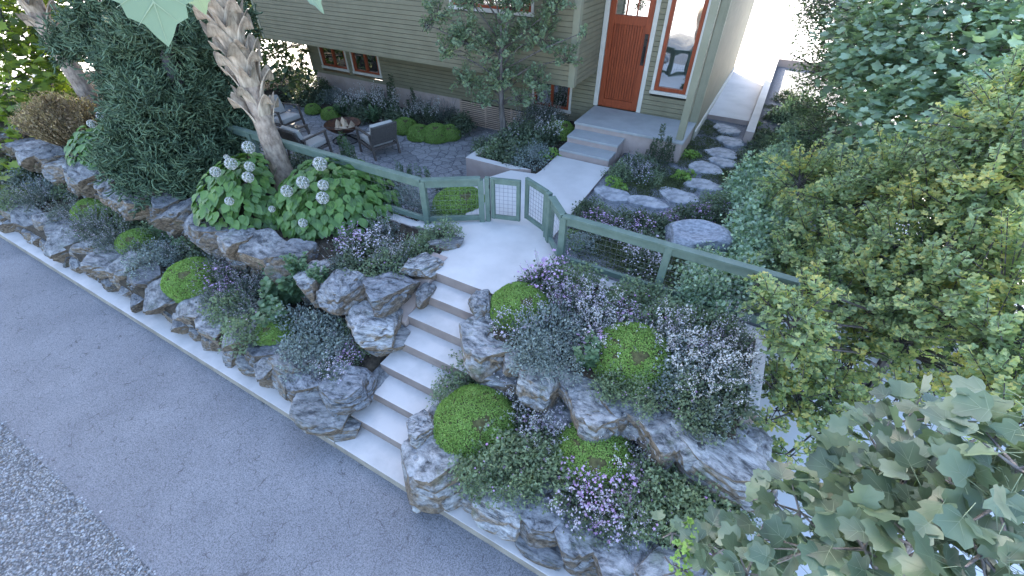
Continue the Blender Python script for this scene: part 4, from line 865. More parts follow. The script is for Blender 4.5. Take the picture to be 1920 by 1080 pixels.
pl('LL','S 32 338 1.2;S 88 352 1.2;L 62 372 1.1;G 20 372 1;L 118 392 1.1;G 130 350 1.1;L 160 418 1.1;D 70 318 1.2;G 12 310 1.2;M 172 388 1.15;G 212 405 1.1;L 205 448 1.1;L 185 430 1;D 262 408 1.1;G 300 388 1;D 330 420 .9;P 158 428 .5;L 255 470 .8;M 252 447 1.0;G 280 440 .8;H 318 432 .8;H 350 455 .7;S 275 488 1.1;S 310 468 1;L 350 468 1;D 390 470 1;M 357 512 1.3;P 372 520 .8;P 415 522 .9;L 412 500 1.1;L 450 505 1.1;D 470 485 1;L 452 548 1.1;L 490 535 1.1;G 428 572 .9;P 430 545 .7;G 462 612 1.05;L 470 580 1;H 536 545 1.25;H 515 590 1.0;M 512 612 .8;S 560 600 1.1;S 605 622 1.25;S 570 660 1.05;S 635 650 .9;G 690 612 1.0;G 680 640 .6;P 655 668 .6;F 625 690 .7;L 400 555 .8')
pl('LU','F 690 460 1.1;P 660 450 .9;L 735 478 1.1;G 722 500 .9;D 660 500 .7;G 775 470 .8;G 828 440 .95;G 795 452 .8;L 640 490 .8;L 720 430 .9;H 600 515 .5;T 128 240 1.5;T 90 225 1.2;H 560 500 .6')
pl('FB','S 718 352 1.1;S 760 368 1.1;L 690 330 1.1;D 650 318 1.;S 790 388 .8;L 742 340 1;L 830 352 .8;M 862 372 1.45;G 820 400 .6;F 765 400 .6;G 640 330 .9;L 615 305 .9;D 570 300 .9')
pl('PT','Z 640 270 1.1;Z 660 285 1.1;Z 752 318 .7;Z 770 325 .7;Z 610 300 .9;Z 800 330 .8')
pl('HB','D 545 170 1.2;D 580 175 1.4;M 585 200 .7;D 600 165 1.2;M 618 208 .8;L 640 185 1.2;W 655 195 1.2;S 622 180 1.1;W 690 190 1.2;D 672 212 1;H 700 215 .8;W 725 200 1.2;D 745 215 1.1;C 738 175 1.4;L 710 180 1.2;C 775 190 1.1;M 758 230 1.;W 765 215 1;L 790 200 1.2;M 785 243 .95;M 818 243 1.1;M 842 243 .9;W 802 212 1.1;L 835 212 1.2;D 862 228 1.2;L 850 205 1.1;D 560 140 1.5;D 530 150 1.5;H 640 205 .7')
pl('PB','G 925 280 1.;D 905 270 .7;D 958 283 1.1;S 985 295 1.1;S 1008 283 1;L 988 225 1.3;L 1015 215 1.3;D 975 255 1.2;L 1035 215 1.3;D 1000 255 1.2;W 1030 250 1;M 1050 240 1.15;V 1015 278 .4;Y 1030 290 1.5;C 1035 245 .8;D 940 265 1;L 1058 200 1;D 1010 200 1;G 990 275 .9')
pl('GR','G 1165 322 .8;D 1185 305 .85;L 1185 318 .8;F 1205 325 .8;D 1220 318 .8;G 1205 300 .7;C 1235 275 1.1;C 1252 285 .8;C 1218 285 .5;K 1225 348 1.1;K 1190 352 .9;K 1262 328 1;K 1245 340 .9;K 1290 305 .9;K 1320 268 1.1;K 1330 245 1.1;K 1305 285 1;K 1318 230 .9;Y 1150 340 1;Y 1162 350 1;Y 1285 288 1.2;Y 1300 290 1;Y 1278 332 1.2;Y 1292 325 .8;F 1285 322 .4;K 1350 332 1;K 1380 330 1.1;G 1225 335 .6;D 1105 390 .7;P 1115 408 .8;P 1145 425 .8;F 1165 432 .7;G 1130 400 .7;D 1170 415 .8;P 1205 428 .8;F 1180 450 .7;D 1230 425 .8;P 1262 408 .7;D 1290 402 .8;P 1310 400 .7;P 1245 415 .6;V 1375 398 .9;V 1395 410 1;V 1350 392 .8;V 1390 425 .7;G 1345 375 .8;D 1205 412 .7;D 1335 395 .8;K 1180 470 1.2;K 1150 480 1.2;K 1210 495 1.2;K 1270 515 1.2;K 1240 500 1.2;K 1130 450 1.1;K 1300 520 1.2;S 1090 450 .8;F 1210 480 1;D 1215 455 .8;B 1345 500 .8;B 1320 545 .7;B 1380 525 .9;Y 1075 440 .8;Y 1082 460 .8;B 1420 480 .9;B 1400 455 .7;B 1430 430 .9;B 1420 385 .8;B 1395 355 .6;B 1425 345 .9;B 1440 390 1;B 1455 450 1;D 1400 310 .7;D 1410 290 .7;Y 1370 350 .8;K 1090 425 .9;K 1390 300 1;B 1445 320 .9;G 1380 345 .7;G 1395 385 .8;K 1280 345 .9')
pl('GF','D 1425 275 .8;D 1440 255 .8;D 1460 215 .9;Y 1418 232 .8;D 1475 180 .9;G 1450 270 .9;B 1465 290 .9;B 1485 250 .9;B 1500 210 1;K 1440 200 .8;K 1430 250 .8')
pl('RU','P 1025 520 1.15;P 998 535 .9;G 1082 525 1.05;F 1035 545 .9;M 975 562 1.15;F 960 600 .8;F 1000 590 .8;S 1035 610 1.15;S 1000 640 1;S 1075 630 .9;L 1075 570 1.1;P 1065 560 .8;F 1110 570 1.1;L 1120 600 1.1;W 1130 590 1;P 1165 590 .8;G 1180 565 1.1;G 1215 565 .9;P 1120 650 .8;H 1105 668 .7;W 1140 640 .9;M 1190 655 1.4;F 1170 640 .6;P 1195 600 .6;G 1240 605 1.1;L 1255 640 1.1;S 1250 685 1.15;S 1290 660 1.1;W 1275 640 1;W 1300 690 1.1;G 1300 605 1;G 1345 615 1;W 1330 660 1.15;L 1300 640 1.1;S 1340 700 1;W 1345 720 .9;L 1370 690 1;W 1310 730 .8;S 1000 665 .8;S 1055 672 .8;G 1150 715 .7;G 1205 735 .7;S 1330 770 .8;G 1290 745 .8;D 1160 700 .6;D 1355 745 .9;P 1300 650 .8;P 1345 640 .6;D 1320 760 .8;L 1370 640 1;S 1235 715 .8;G 1270 590 .8;L 1220 620 .9')
pl('RL','M 890 778 1.4;M 1118 845 1.35;G 870 695 .9;G 840 735 .7;F 900 690 .6;F 950 715 .9;F 985 730 .9;W 975 735 .8;L 1020 745 .9;F 1010 775 .9;W 985 785 .8;G 925 845 1.1;G 905 880 .9;P 1000 790 .7;F 1045 795 .9;W 1020 830 .7;G 990 860 1.05;G 1030 880 1;G 970 900 .8;D 1055 755 .8;F 1060 830 .7;P 1080 885 .8;P 1115 915 .9;F 1145 935 .9;F 1085 940 .8;P 1165 900 .8;P 1130 960 .7;W 1180 850 .9;F 1195 870 .9;L 1215 840 .9;F 1225 880 .8;G 1240 895 1.1;G 1280 880 1.1;G 1320 905 1.1;G 1210 930 1;G 1260 945 1.1;G 1310 960 1.1;G 1180 950 .8;F 1200 960 .7;G 1350 940 1;D 1290 850 .8;F 1160 975 .7;G 1350 900 .9;D 1170 800 .7;P 1100 900 .6')
cnt={}; rows={}
for (bed,k,px,py,sc) in PL_:
    nm,desc,cat,h=KD[k]; zb=ZB[bed]; c=at(px,py,zb+h*sc*.5)
    rows.setdefault((bed,k),[]).append((c[0],c[1],zb,sc))
for (bed,k),L in rows.items():
    nm,desc,cat,h=KD[k]; ref=(-2.65,3.0) 
    L.sort(key=lambda p:(p[0]-ref[0])**2+(p[1]-ref[1])**2)
    for i,(x,y,z,sc) in enumerate(L):
        if len(L)==1: lab='the only %s in the %s'%(desc,BED[bed])
        elif i==0: lab='%s nearest the steps in the %s'%(desc,BED[bed])
        else: lab='%s in the %s, %s nearest the steps'%(desc,BED[bed],ORD[i])
        grp='%s group in the %s'%(desc,BED[bed]) if len(L)>1 else None
        if k=='M': moss_mound(x,y,z-.02,sc,rng.uniform(-.5,.5),i%3,lab,grp); continue
        ms=PM['bright_lavender' if (k=='L' and bed in ('RU','RL','GR')) else nm]; o=link(nm,ms[(i+int(x*3))%len(ms)]); o.location=(x,y,z-.02); s=sc*rng.uniform(.94,1.06); o.scale=(s,s,s*rng.uniform(.9,1.1)); o.rotation_euler[2]=rng.uniform(0,6.28)
        props(o,lab,cat,grp)
# hydrangeas
def floret_ball():
    B=Bag(); n=230; i=np.arange(n); ph=np.arccos(1-2*(i+.5)/n); th=np.pi*(1+5**.5)*i; d=np.stack([np.cos(th)*np.sin(ph),np.sin(th)*np.sin(ph),np.cos(ph)],1)
    B.sc(T_FL,d*.078,unit(rng.normal(size=(n,3))+0*d),d+rng.normal(0,.12,d.shape),.0215*rng.uniform(.8,1.2,n),0)
    d2=unit(rng.normal(size=(500,3))); B.sc(T_RH,d2*.055,rdir(500),d2,.022,1); return B.mesh('flower_head',[MT['f_white'],MT['f_green']])
FB_=floret_ball()
def hydrangea(px,py,rx,ry,h,heads,n,label,sz=.15):
    c=at(px,py,1.06+h*.55); cx,cy=c[0],c[1]; z0=1.05
    r=empty('hydrangea',(cx,cy,z0),label,'hydrangea','white-headed hydrangeas'); B=Bag()
    d=unit(rng.normal(size=(n,3))); d[:,2]=np.abs(d[:,2])-.12; lay=1-.16*(rng.random(n)<.45)-.12*(rng.random(n)<.3)
    P=d*np.array([rx,ry,h])*lay[:,None]+np.array([0,0,.08]); out=unit(d*np.array([1,1,.0])+rng.normal(0,.25,(n,3))*np.array([1,1,0]))
    D=out+np.stack([np.zeros(n),np.zeros(n),-.25-.75*(1-np.clip(d[:,2],0,1))],1); NN=unit(d/np.array([rx,ry,h]))*.8+np.array([0,-.1,.9])+rng.normal(0,.22,(n,3))
    P=P-unit(D)*sz*.45
    wp=P+np.array([cx,cy,z0]); q=np.array([-7.09,4.30]); u=-q/np.linalg.norm(q); rel=wp[:,:2]-q; al=rel@u; ac=np.abs(rel[:,0]*u[1]-rel[:,1]*u[0])
    keep=~((al>-.15)&(al<1.0)&(ac<.24+.06*al)&(wp[:,2]>1.10+.28*al)); P=P[keep];D=D[keep];NN=NN[keep]; n=len(P)
    SS=sz*rng.uniform(.75,1.2,n); B.sc(T_OV,P,D,NN,SS,0); B.sc(V_OV,P,D,NN,SS,1); lf=B.mesh('foliage',[MT['l_hyd'],MT['vein_dark']],smooth=False); link('foliage',lf,r)
    B=Bag(); q=28; a=rng.uniform(0,6.28,q); tip=np.stack([rx*.7*np.cos(a)*rng.random(q),ry*.7*np.sin(a)*rng.random(q),h*rng.uniform(.5,.85,q)],1); B.stems(tip*0,tip,.009,.005,0); link('stems',B.mesh('stems',[MT['stem']]),r)
    for (hx,hy,s) in heads:
        # stand the head on the dome along its ray
        dd=ray(hx,hy); best=None; be=9e9
        for t in np.linspace(.55,1.1,500):
            p=np.array([0,0,CAMH])+dd*t*(CAMH-z0)/(-dd[2]); q=(p-np.array([cx,cy,z0+.08]))/np.array([rx+.04,ry+.04,h+.05]); e=q@q
            if e<be: best=p; be=e
            if e<1: break
        o=link('flower_head',FB_,r); o.location=Vector(best-np.array([cx,cy,z0])); o.scale=(s,s,s)
        B=Bag(); B.stems([(0,0,-.25/s)],[(0,0,-.05)],.006,.004,0); link('flower_stalk',B.mesh('flower_stalk',[MT['stem']]),o)
    return r
hydrangea(465,338,.84,.95,.92,[(466,276,1.15),(433,307,1.05),(465,332,.98),(404,322,.9),(468,312,.9),(430,377,.75),(425,295,.5)],900,'hydrangea with white ball flowers left of the palm trunk foot',.155)
hydrangea(622,345,1.05,1.0,.84,[(600,307,1.25),(568,342,1.1),(606,347,.95),(605,371,1.1),(538,358,1.05),(568,418,.8),(510,392,.6)],1350,'large hydrangea with white ball flowers right of the palm trunk foot',.155)
hydrangea(200,262,.80,.75,.75,[(190,217,1.0),(172,232,.9),(222,225,.8),(185,268,.5),(222,292,.9)],650,'hydrangea half hidden behind the juniper at the left',.155)
# ---------------------------------------------------------------- palms
def boot_mesh(k):
    nl,nw=8,6; V=[];F=[]; rs=random.Random(k)
    for side in (0,1):
        for i in range(nl+1):
            t=i/nl
            for j in range(nw+1):
                s=j/nw*2-1; wdt=.135*(1-.22*t)*(1+.0*s); x=s*wdt
                notch=max(0,1-abs(s)*1.3)*max(0,t-.5)*.34
                z=t*.34-notch; y=.02+.05*t+.13*t*t - .055*(s*s)*(1-t*.2)+ (-.016-.010*(1-t) if side else 0)+.05*max(0,t-.7)*abs(s)
                V.append((x+.002*rs.uniform(-1,1),y+.002*rs.uniform(-1,1),z))
    n=(nl+1)*(nw+1)
    for i in range(nl):
        for j in range(nw):
            a=i*(nw+1)+j; F.append((a,a+1,a+nw+2,a+nw+1)); F.append((n+a,n+a+nw+1,n+a+nw+2,n+a+1))
    edge=[j for j in range(nw+1)]+[(i+1)*(nw+1)-1 for i in range(1,nl+1)]+[nl*(nw+1)+j for j in range(nw-1,-1,-1)]+[i*(nw+1) for i in range(nl-1,0,-1)]
    for a,b in zip(edge,edge[1:]+edge[:1]): F.append((b,a,n+a,n+b))
    me=bpy.data.meshes.new('leaf_base'); me.from_pydata(V,[],F); me.materials.append(MT['boot']); me.polygons.foreach_set('use_smooth',[True]*len(F)); me.update()
    try: me.set_sharp_from_angle(angle=R(50))
    except Exception: pass
    return me
BT=[boot_mesh(k) for k in range(3)]
def frond(k):
    B=Bag(); L=.85; V=[];T=[]
    for s in range(26):
        a=R(-125+s*10); ln=L*rng.uniform(.85,1.05)*(1-.25*abs(s-12.5)/13); c=np.array([math.sin(a),math.cos(a),0]); p=np.array([-c[1],c[0],0]); w_=.035
        b=len(V); fold=.02
        for t,ww,dz in ((.06,.3,0),(.45,1,.02),(.75,.6,-.08),(1.0,.05,-.34)):
            q=c*ln*t; V+= [tuple(q-p*w_*ww+np.array([0,0,dz])),tuple(q+np.array([0,0,dz+fold*ww])),tuple(q+p*w_*ww+np.array([0,0,dz]))]
        for i in range(3):
            for j in (0,1): u=b+i*3+j; T+=[(u,u+1,u+4),(u,u+4,u+3)]
    B.add(V,T,0); return B.mesh('frond',[MT['l_palm']])
FR=[frond(k) for k in range(2)]
def palm(x,y,z0,top,r0,r1,zb,label,nfr=16,lean=(0,0),rs=3):
    r=empty('palm_tree',(x,y,z0),label,'palm tree','palm trees by the upper rock wall'); rr=random.Random(rs)
    mb=MB(); n=40; pts=[];rad=[]
    for i in range(n+1):
        t=i/n; z=z0+(top-z0)*t; pts.append((x+lean[0]*t,y+lean[1]*t,z)); rad.append((r0+(r1-r0)*min(1,t*2.6))*(1+.025*math.sin(i*1.9))+.05*max(0,1-t*14))
    mb.tube(pts,rad,20); o=mb.build('trunk',MT['palmbark'],r,smooth=True)
    z=zb; i=0; dens=.088
    while z<top-.05:
        a=i*2.3999+rr.uniform(-.12,.12); t=(z-z0)/(top-z0); b=link('leaf_base',BT[i%3],r); s=rr.uniform(.85,1.15)*(1.0 if z<zb+.5 else 1.12)
        b.location=(lean[0]*t+math.sin(a)*-(r1*.86),lean[1]*t+math.cos(a)*(r1*.86),z-z0); b.rotation_euler=(rr.uniform(-.1,.05),rr.uniform(-.12,.12),a); b.scale=(s,s,s*rr.uniform(.9,1.15)); z+=dens*rr.uniform(.55,1.)*(1.25 if z<zb+.5 else .72); i+=1
    for k in range(nfr):
        a=k*2.4+rr.uniform(-.2,.2); el=R(rr.uniform(8,70)); f=link('frond',FR[k%2],r); h=top-z0+.05; L=rr.uniform(.5,.8)
        d=Vector((math.sin(a)*math.cos(el),math.cos(a)*math.cos(el),math.sin(el))); tip=Vector((lean[0],lean[1],h))+d*L
        f.location=tip; f.rotation_euler=(el-R(35),0,-a); s=rr.uniform(.8,1.05); f.scale=(s,s,s)
        B=Bag(); 
        base=Vector((lean[0],lean[1],h-.15)); B.stems([base],[tip],.022,.012,0); link('frond_stalk',B.mesh('frond_stalk',[MT['stem']]),r)
    return r
palm(-7.09,4.30,1.02,4.75,.195,.15,2.25,'nearer palm with shaggy leaf bases rising between the two hydrangeas',rs=3)
palm(-14.04,4.49,1.0,5.0,.19,.17,2.75,'farther palm at the left rising behind the juniper',rs=5)
# ---------------------------------------------------------------- juniper
def spray(k):
    B=Bag(); A=[];C=[];rr=random.Random(k)
    p=Vector((0,0,0)); d=Vector((0,1,0)); main=[p.copy()]
    for i in range(4):
        d=(d+Vector((rr.gauss(0,.22),0,rr.gauss(.05,.2)))).normalized(); q=p+d*.06; A.append(p.copy());C.append(q.copy()); p=q; main.append(p.copy())
        for s in (-1,1):
            e=(d*.6+d.cross(Vector((0,0,1)))*s*rr.uniform(.7,1.3)+Vector((0,0,rr.uniform(-.1,.45)))).normalized(); b1=p+e*rr.uniform(.045,.075); A.append(p.copy());C.append(b1.copy())
            if rr.random()<.75: g=(e+Vector((0,.5,.3))).normalized(); A.append(b1.copy());C.append(b1+g*rr.uniform(.035,.055)); g=(e+Vector((s*.7,-.1,.4))).normalized(); A.append(b1.copy());C.append(b1+g*rr.uniform(.03,.05))
    A=np.array([tuple(v) for v in A]);C=np.array([tuple(v) for v in C]); B.stems(A,C,.0105,.007,0)
    return (np.concatenate(B.V),np.concatenate(B.T))
SPR=[spray(k) for k in range(5)]
def juniper(base,blobs,label,name='juniper'):
    r=empty(name,base,label,'juniper tree'); B=Bag()
    for (px,py,dist,rad) in blobs:
        rad*=.93; c=far(px,py,dist); n=int(800*rad*rad)
        d=unit(rng.normal(size=(n,3))); k=1-.28*rng.random(n)**1.5; f=np.array([1+.45*noise.noise(Vector(v)*3.2+Vector(c)) for v in d]); P=c+d*(k*f*rad)[:,None]*np.array([1,1,.85])
        D=unit(d+np.array([0,0,.25])+rng.normal(0,.45,(n,3))); NN=unit(d*.6+rng.normal(0,.5,(n,3))+np.array([0,0,.5]))
        idx=rng.integers(0,5,n)
        for s in range(5):
            m=idx==s; B.sc(SPR[s],P[m]-D[m]*.15,D[m],NN[m],rng.uniform(1.0,1.5,m.sum()),0)
    link('crown',B.mesh('crown',[MT['l_jun']],off=base),r)
    mb=MB(); tp=far(330,40,10.6); b=Vector(base); mb.tube([b,b+Vector((-.3,.2,1.0)),b+Vector((-.5,.4,2.0)),Vector(tp)],[.16,.13,.10,.05],10)
    for (px,py,dist,rad) in blobs:
        c=Vector(far(px,py,dist)); zz=min(max(c.z-.5,b.z+.25),b.z+2.4); s=b+Vector((-.25*(zz-b.z),.2*(zz-b.z),zz-b.z)); mb.tube([s,s.lerp(c,.5)+Vector((0,0,.12)),c],[.05,.035,.015],6)
    mb.build('trunk',MT['bark'],r,smooth=True); return r
jb=at(335,365,1.06)
juniper((jb[0],jb[1]+.7,1.05),[(185,75,12.2,.42),(135,85,12.6,.3),(235,50,11.8,.75),(320,20,11.6,.8),(285,150,11.2,.8),(370,110,11.2,.75),(405,40,11.6,.6),(262,215,11.2,.5),(330,230,10.7,.8),(420,190,10.8,.6),(260,290,10.6,.62),(350,310,10.2,.75),(425,265,10.4,.5),(300,345,10.1,.5),(390,345,9.9,.42),(440,240,10.6,.4),(300,200,10.2,.6),(350,180,10.2,.5),(280,90,10.8,.6),(330,70,10.4,.6),(255,110,11.6,.6),(365,370,9.8,.32)],
 'large dark green juniper with twisted sprays filling the left behind the rock wall')
# ---------------------------------------------------------------- broadleaf trees
def tree(name,label,cat,base,blobs,tpl,lmat,lsz,mode='shell',dens=1.,trunk_r=.1,bark='bark',fork=.45,group=None,up=1.,lens=.45,limb=.035,sq=.85,wav=.25):
    r=empty(name,base,label,cat,group); B=Bag(); mb=MB(); b=Vector(base)
    C=[(Vector(far(p[0],p[1],p[2])),p[3]) for p in blobs]; top=max(c.z for c,_ in C); mid=sum((c for c,_ in C),Vector())/len(C)
    tpz=b.z+(top-b.z)*.75; tip=Vector((b.x*.45+mid.x*.55,b.y*.45+mid.y*.55,tpz)); fk=b.lerp(tip,fork); fk.x=b.x*.8+fk.x*.2; fk.y=b.y*.8+fk.y*.2
    mb.tube([b,b.lerp(fk,.5)+Vector((.03,.02,0)),fk,fk.lerp(tip,.5),tip],[trunk_r*1.25,trunk_r,trunk_r*.8,trunk_r*.5,trunk_r*.2],10)
    for c,rad in C:
        tz=min(max((c.z-.35*(c-fk).length-fk.z)/(tip.z-fk.z+1e-6),0),1); s=fk.lerp(tip,tz) if c.z>fk.z else b.lerp(fk,.8)
        m=s.lerp(c,.5)+Vector((random.uniform(-.1,.1),random.uniform(-.1,.1),.08)); mb.tube([s,m,c],[limb,limb*.7,limb*.35],6)
        ca=np.array(c)
        if mode=='shell':
            n=int(dens*420*rad*rad/(lsz/.1)**1.6); d=unit(rng.normal(size=(n,3))); k=1-.55*rng.random(n)**1.2
            f=np.array([1+wav*noise.noise(Vector(v)*2.2+c) for v in d]); P=ca+d*(k*f*rad)[:,None]*np.array([1,1,sq])
            D=unit(d*np.array([1,1,.3])+rng.normal(0,.5,(n,3))+np.array([0,0,-.15])); NN=unit(d*.35+np.array([0,-.05,up])+rng.normal(0,.42 if lmat=='l_tulip' else .3,(n,3)))
            SS=lsz*rng.uniform(.7,1.25,n); B.sc(tpl,P,D,NN,SS,0)
            if lmat=='l_tulip': B.sc(V_TU,P,D,NN,SS,2); B.stems(P-unit(D)*SS[:,None]*.7,P,.0022,.0016,2)
            q=max(5,n//30); d2=unit(rng.normal(size=(q,3))); e=ca+d2*rad*.9*np.array([1,1,sq]); B.stems(np.tile(ca,(q,1)),e,.010,.004,1)
        else:
            q=int(dens*26*(rad/.5)**2)+3; d=unit(rng.normal(size=(q,3))+np.array([0,0,.25])); L=lens*rng.uniform(.6,1.15,q)*min(1,rad/.45); A=ca+d*(rad*rng.uniform(.15,.75,q))[:,None]*np.array([1,1,sq])
            dd=unit(d+np.array([0,0,.45])+rng.normal(0,.3,(q,3))); E=A+dd*L[:,None]; B.stems(A-dd*.15,E,.008,.003,1)
            for i in range(q):
                n=int(L[i]/(lsz*.105)); t=rng.random(n); a=rng.uniform(0,6.28,n); u=np.cross(dd[i],[.2,.3,.9]); u/=np.linalg.norm(u); v=np.cross(dd[i],u)
                rd=u*np.cos(a)[:,None]+v*np.sin(a)[:,None]; P=A[i]+(E[i]-A[i])*t[:,None]+rd*.012
                B.sc(tpl,P,unit(rd+dd[i]*rng.uniform(.0,.7,(n,1))+np.array([0,0,.1])),unit(dd[i]*.5+np.array([0,0,.7])+rng.normal(0,.35,(n,3))),lsz*rng.uniform(.7,1.25,n)*(1-.35*t),0)
    link('crown',B.mesh('crown',[MT[lmat],MT[bark],MT['vein']],off=base),r); mb.build('trunk',MT[bark],r,smooth=True); return r
b=at(945,268,1.08)
tree('ginkgo_tree','small ginkgo tree growing from the raised planter in front of the house','tree',(b[0],b[1]-.1,1.05),
 [(940,150,9.6,.42),(875,150,9.7,.34),(1000,150,9.4,.33),(940,85,9.4,.46),(870,75,9.4,.42),(1010,70,9.3,.4),(1060,110,9.2,.26),(820,25,9.4,.32),(880,0,9.3,.42),(960,10,9.2,.45),(1040,15,9.2,.36),(1095,60,9.0,.14),(835,95,9.4,.24),(905,190,9.6,.26),(975,185,9.4,.24),(930,-60,9.1,.45),(1000,-60,9.1,.4),(860,-60,9.1,.35),(1020,175,9.2,.16),(800,45,9.4,.16)],
 T_GK,'l_ginkgo2',.060,'sprig',1.9,.075,'bark',.35,None,lens=.34,limb=.018)
tree('ginkgo_tree','large ginkgo tree with yellowish leaves standing beyond the right end of the fence','tree',(2.5,5.35,-.3),
 [(1450,565,5.0,.20),(1490,600,5.0,.26),(1425,530,5.1,.12),(1455,640,5.2,.18),(1510,650,5.2,.26),(1520,540,5.3,.2),(1500,520,6.6,.36),(1480,480,6.6,.25),(1540,440,7.1,.45),(1600,380,7.3,.5),(1500,340,7.6,.42),(1680,350,7.1,.5),(1590,500,6.6,.45),(1680,460,6.6,.5),(1770,400,6.6,.5),(1860,360,6.4,.5),(1560,590,6.2,.4),(1650,560,6.3,.45),(1740,530,6.2,.45),(1830,480,6.2,.45),(1900,540,5.8,.45),(1500,680,6.1,.33),(1580,690,6.3,.3),(1700,640,6.2,.32),(1800,600,5.9,.38),(1880,640,5.7,.38),(1470,760,5.9,.24),(1530,790,5.9,.22),(1620,640,6.4,.3),(1820,735,5.9,.24),(1900,740,5.6,.3),(1450,700,5.9,.2),(1740,730,6.1,.16),(1480,440,7.3,.3),(1900,250,6.6,.45),(1420,500,6.4,.14),(1560,830,5.9,.2),(1900,800,5.4,.3),(1480,850,5.6,.14),(1455,715,5.7,.2),(1500,745,5.8,.24),(1560,735,6.0,.26),(1440,790,5.5,.12),(1610,770,6.0,.2),(1690,735,6.,.22),(1900,180,7,.35),(1880,270,6.8,.45),(1915,340,6.4,.4),(1540,860,5.7,.14)],
 T_GK,'l_ginkgo',.070,'sprig',2.1,.085,'bark',.22,None,lens=.5,limb=.02)
tree('tree','dense small-leaved tree beside the low white wall at the right of the house','tree',(2.6,12.5,1.1),
 [(1575,60,13.2,.95),(1530,130,13.2,.55),(1580,170,12.3,.85),(1540,250,11.6,.62),(1620,250,11.2,.8),(1520,300,11.0,.5),(1620,80,12.5,.9),(1580,-30,13.5,.9),(1520,30,13.8,.4),(1515,200,12.4,.32),(1500,340,10.3,.4),(1580,330,10.0,.6),(1490,105,13.2,.13),(1480,260,11.5,.2),(1600,20,12.5,.8),(1600,130,11.8,.7),(1570,220,11.3,.6),(1600,300,10.5,.6),(1550,-10,13,.7)],
 T_GK,'l_small',.068,'shell',2.6,.12,'bark',.3)
tree('maple_tree','broad-leaved bluish green tree filling the upper right corner','tree',(6.2,9.6,-.3),
 [(1660,60,10.5,.95),(1740,20,10.2,.95),(1830,20,9.8,.9),(1690,150,9.6,.85),(1780,110,9.4,.9),(1870,110,9.0,.8),(1650,230,9.2,.7),(1740,220,8.8,.8),(1840,210,8.4,.75),(1900,300,8.0,.6),(1700,310,8.4,.6),(1800,310,8.0,.6),(1620,150,10.3,.6),(1620,20,11,.6),(1910,0,9.6,.7),(1590,300,9.2,.45),(1900,170,8.6,.6),(1640,100,9.8,.7),(1920,90,9,.6),(1660,300,9,.5),(1880,250,8.2,.5)],
 T_TU,'l_broad',.11,'shell',2.2,.16,'barkpale',.3,up=1.4,limb=.045)
tree('tree','dark leafy tree seen through the gaps low on the right','tree',(6.5,7.8,-.3),
 [(1700,660,9.,.5),(1780,640,9.,.55),(1860,620,9.2,.6),(1900,700,8.6,.5),(1640,620,9.2,.5),(1820,560,9.6,.7),(1720,560,9.8,.7),(1620,560,9.8,.5)],
 T_MP,'l_dark',.13,'shell',1.3,.1,'bark',.3,up=1.2)
tree('tulip_tree','tulip tree with large pale lobed leaves in the lower right foreground','tree',(2.05,2.1,-.3),
 [(1700,790,3.7,.22),(1650,850,3.5,.24),(1740,860,3.4,.22),(1580,930,3.4,.24),(1680,930,3.2,.26),(1500,960,3.5,.22),(1780,930,3.1,.24),(1870,950,2.9,.26),(1420,1010,3.5,.2),(1520,1030,3.2,.24),(1620,1030,3.0,.24),(1730,1030,2.9,.24),(1840,1040,2.8,.24),(1340,1040,3.6,.18),(1890,800,3.1,.2),(1440,930,3.7,.14),(1910,880,2.9,.2),(1260,1000,3.9,.11),(1400,1075,3.3,.2),(1600,870,3.6,.18),(1800,845,3.3,.14)],
 T_TU,'l_tulip',.118,'shell',1.75,.05,'barkpale',.35,up=1.0,limb=.013,wav=.4)
tree('tree','young yellow-green sapling poking up among the foreground tulip leaves','tree',(1.0,1.9,-.25),
 [(1285,1030,3.6,.10),(1275,1065,3.6,.10),(1300,995,3.6,.06)],T_GK,'l_moss',.05,'sprig',1.2,.012,'bark',.5,lens=.25,limb=.006)
# left side
tree('maple_tree','bright yellow-green maple in sunlight at the far left edge','tree',(-18.3,5.4,.9),
 [(30,60,18,1.3),(80,30,18.5,1.1),(20,150,17,1.2),(75,180,16.6,.9),(30,230,16,1.0),(110,200,16.4,.6),(10,290,15,.7),(60,120,18,.9),(0,0,18,1.5),(100,240,16,.4),(0,350,14,.5)],
 T_MP,'l_maple',.19,'shell',1.5,.14,'bark',.3,up=.8)
tree('tree','dark tree behind the left end of the house','tree',(-15.2,12.2,.9),
 [(545,85,16.5,.6),(510,110,16.4,.6),(480,60,17,.8),(560,130,15.4,.45),(530,150,15,.4),(440,20,17,1.),(500,20,17.4,.9),(470,120,16.,.6),(400,0,17,1)],
 T_OV,'l_dark',.14,'shell',1.8,.14,'bark',.3,up=.7)
tree('tree','shaded tree standing between the juniper and the far palm','tree',(-17.5,10.5,.9),
 [(300,-20,18,1.3),(200,-10,18,1.),(250,-60,18,1.3),(420,-60,18,1.4),(340,-90,19,1.6),(110,-60,19,1.2)],T_MP,'l_maple',.18,'shell',.7,.16,'bark',.3)
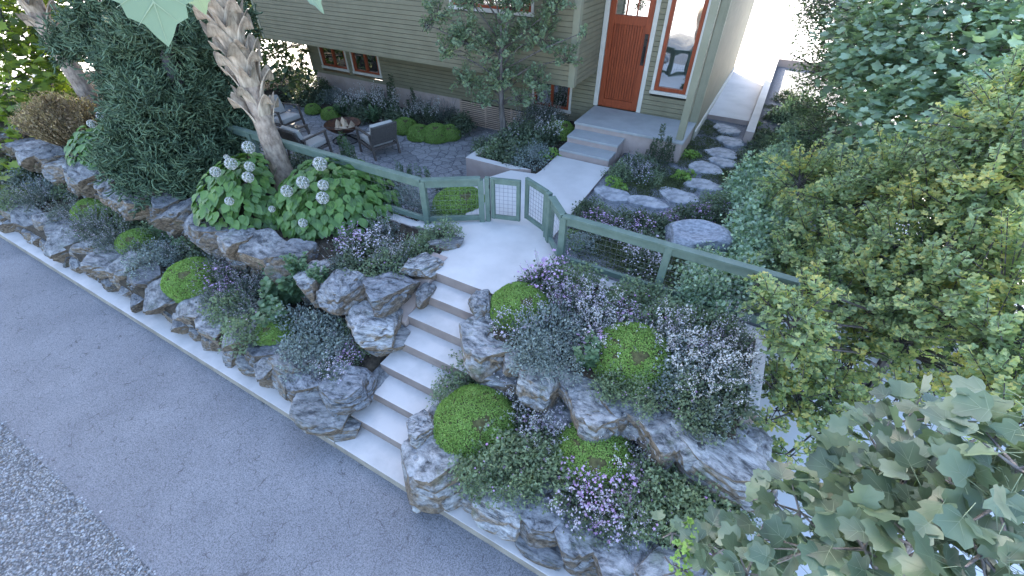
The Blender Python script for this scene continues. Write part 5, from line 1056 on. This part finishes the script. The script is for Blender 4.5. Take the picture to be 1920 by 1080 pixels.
for i,(x,y,h) in enumerate(((-20,13.5,11),(-24,9,10),(-19,18,11),(-27,15,11),(-29,9.5,10))):  # tall trees, crowns above view, added to keep sun off garden and road
    r=empty('tree',(x,y,.9),['tall shade tree added behind the left end of the house','tall shade tree added beyond the maple at the left','tall shade tree added far behind the house on the left','tall shade tree added beyond the others on the left','farthest added shade tree on the left'][i],'tree','tall shade trees added behind the garden on the left')
    B=Bag()
    for q in range(15):
        c=np.array([x+rng.normal(0,1.6),y+rng.normal(0,1.6),1.2+h*rng.uniform(.42,1.)]); n=650; d=unit(rng.normal(size=(n,3))); P=c+d*1.5*(1-.5*rng.random(n)[:,None]); B.sc(T_OV,P,rdir(n),rdir(n,.8),.26,0)
    link('crown',B.mesh('crown',[MT['l_dark']],off=(x,y,.9)),r); mb=MB(); mb.tube([(x,y,.8),(x+.1,y,.9+h*.5),(x,y,.9+h*.9)],[.2,.15,.05],8); mb.build('trunk',MT['bark'],r,smooth=True)
# branch of a plane tree reaching into the top of the view
r=empty('plane_tree',(-3.4,-3.2,-.15),'large pale toothed leaf hanging from a branch at the top left of the view','tree')
mb=MB(); l0=far(255,-60,1.75); mb.tube([(-3.4,-3.2,-.15),(-3.3,-3.0,3.0),(-3.1,-2.4,5.4),(-2.6,-1.2,6.1),(-2.0,-.2,5.9),tuple(l0+np.array([0,0,.12]))],[.15,.12,.08,.045,.02,.008],8); mb.build('trunk',MT['barkpale'],r,smooth=True)
def bigleaf(px0,py0,d0,px1,py1,d1,w):
    a=far(px0,py0,d0); c=far(px1,py1,d1); L=np.linalg.norm(c-a); B=Bag(); n=9; V=[(0,0,0)];T=[]
    pts=[(.14,-.06),(.40,.02),(.44,.16),(.62,.20),(.50,.34),(.54,.46),(.36,.54),(.34,.70),(.18,.78),(.10,.92),(0,1.05)]
    full=[(x,y) for x,y in pts]+[(-x,y) for x,y in pts[-2::-1]]
    V=[(0,0,0),(0,.5,-.03)]+[(x*w,y,.10*abs(x)-.05*y*y) for x,y in full]; k=len(full); T=[(1,2+i,3+i) for i in range(k-1)]+[(0,2,1),(0,1,1+k)]
    view=unit((np.array([0,0,CAMH])-(a+c)/2)[None])[0]
    B.sc((V,T),[a],[c-a],[view*.6+np.array([0,0,.7])],L); B.sc(veins([(0,0,0,.98),(0,.05,.5*w,.3),(0,.05,-.5*w,.3),(0,.3,.42*w,.6),(0,.3,-.42*w,.6),(0,.5,.25*w,.8),(0,.5,-.25*w,.8)],.016,False),[a],[c-a],[view*.6+np.array([0,0,.7])],L,1); return link('leaf',B.mesh('leaf',[MT['l_plane'],MT['vein']],off=(-3.4,-3.2,-.15)),r)
bigleaf(262,-75,1.7,312,78,1.62,1.0); bigleaf(345,-60,1.9,385,25,1.9,1.0); bigleaf(560,-45,1.8,606,22,1.75,.55)
print('OBJS',len(bpy.data.objects),'TRIS',sum(len(o.data.polygons) for o in bpy.data.objects if o.type=='MESH'))
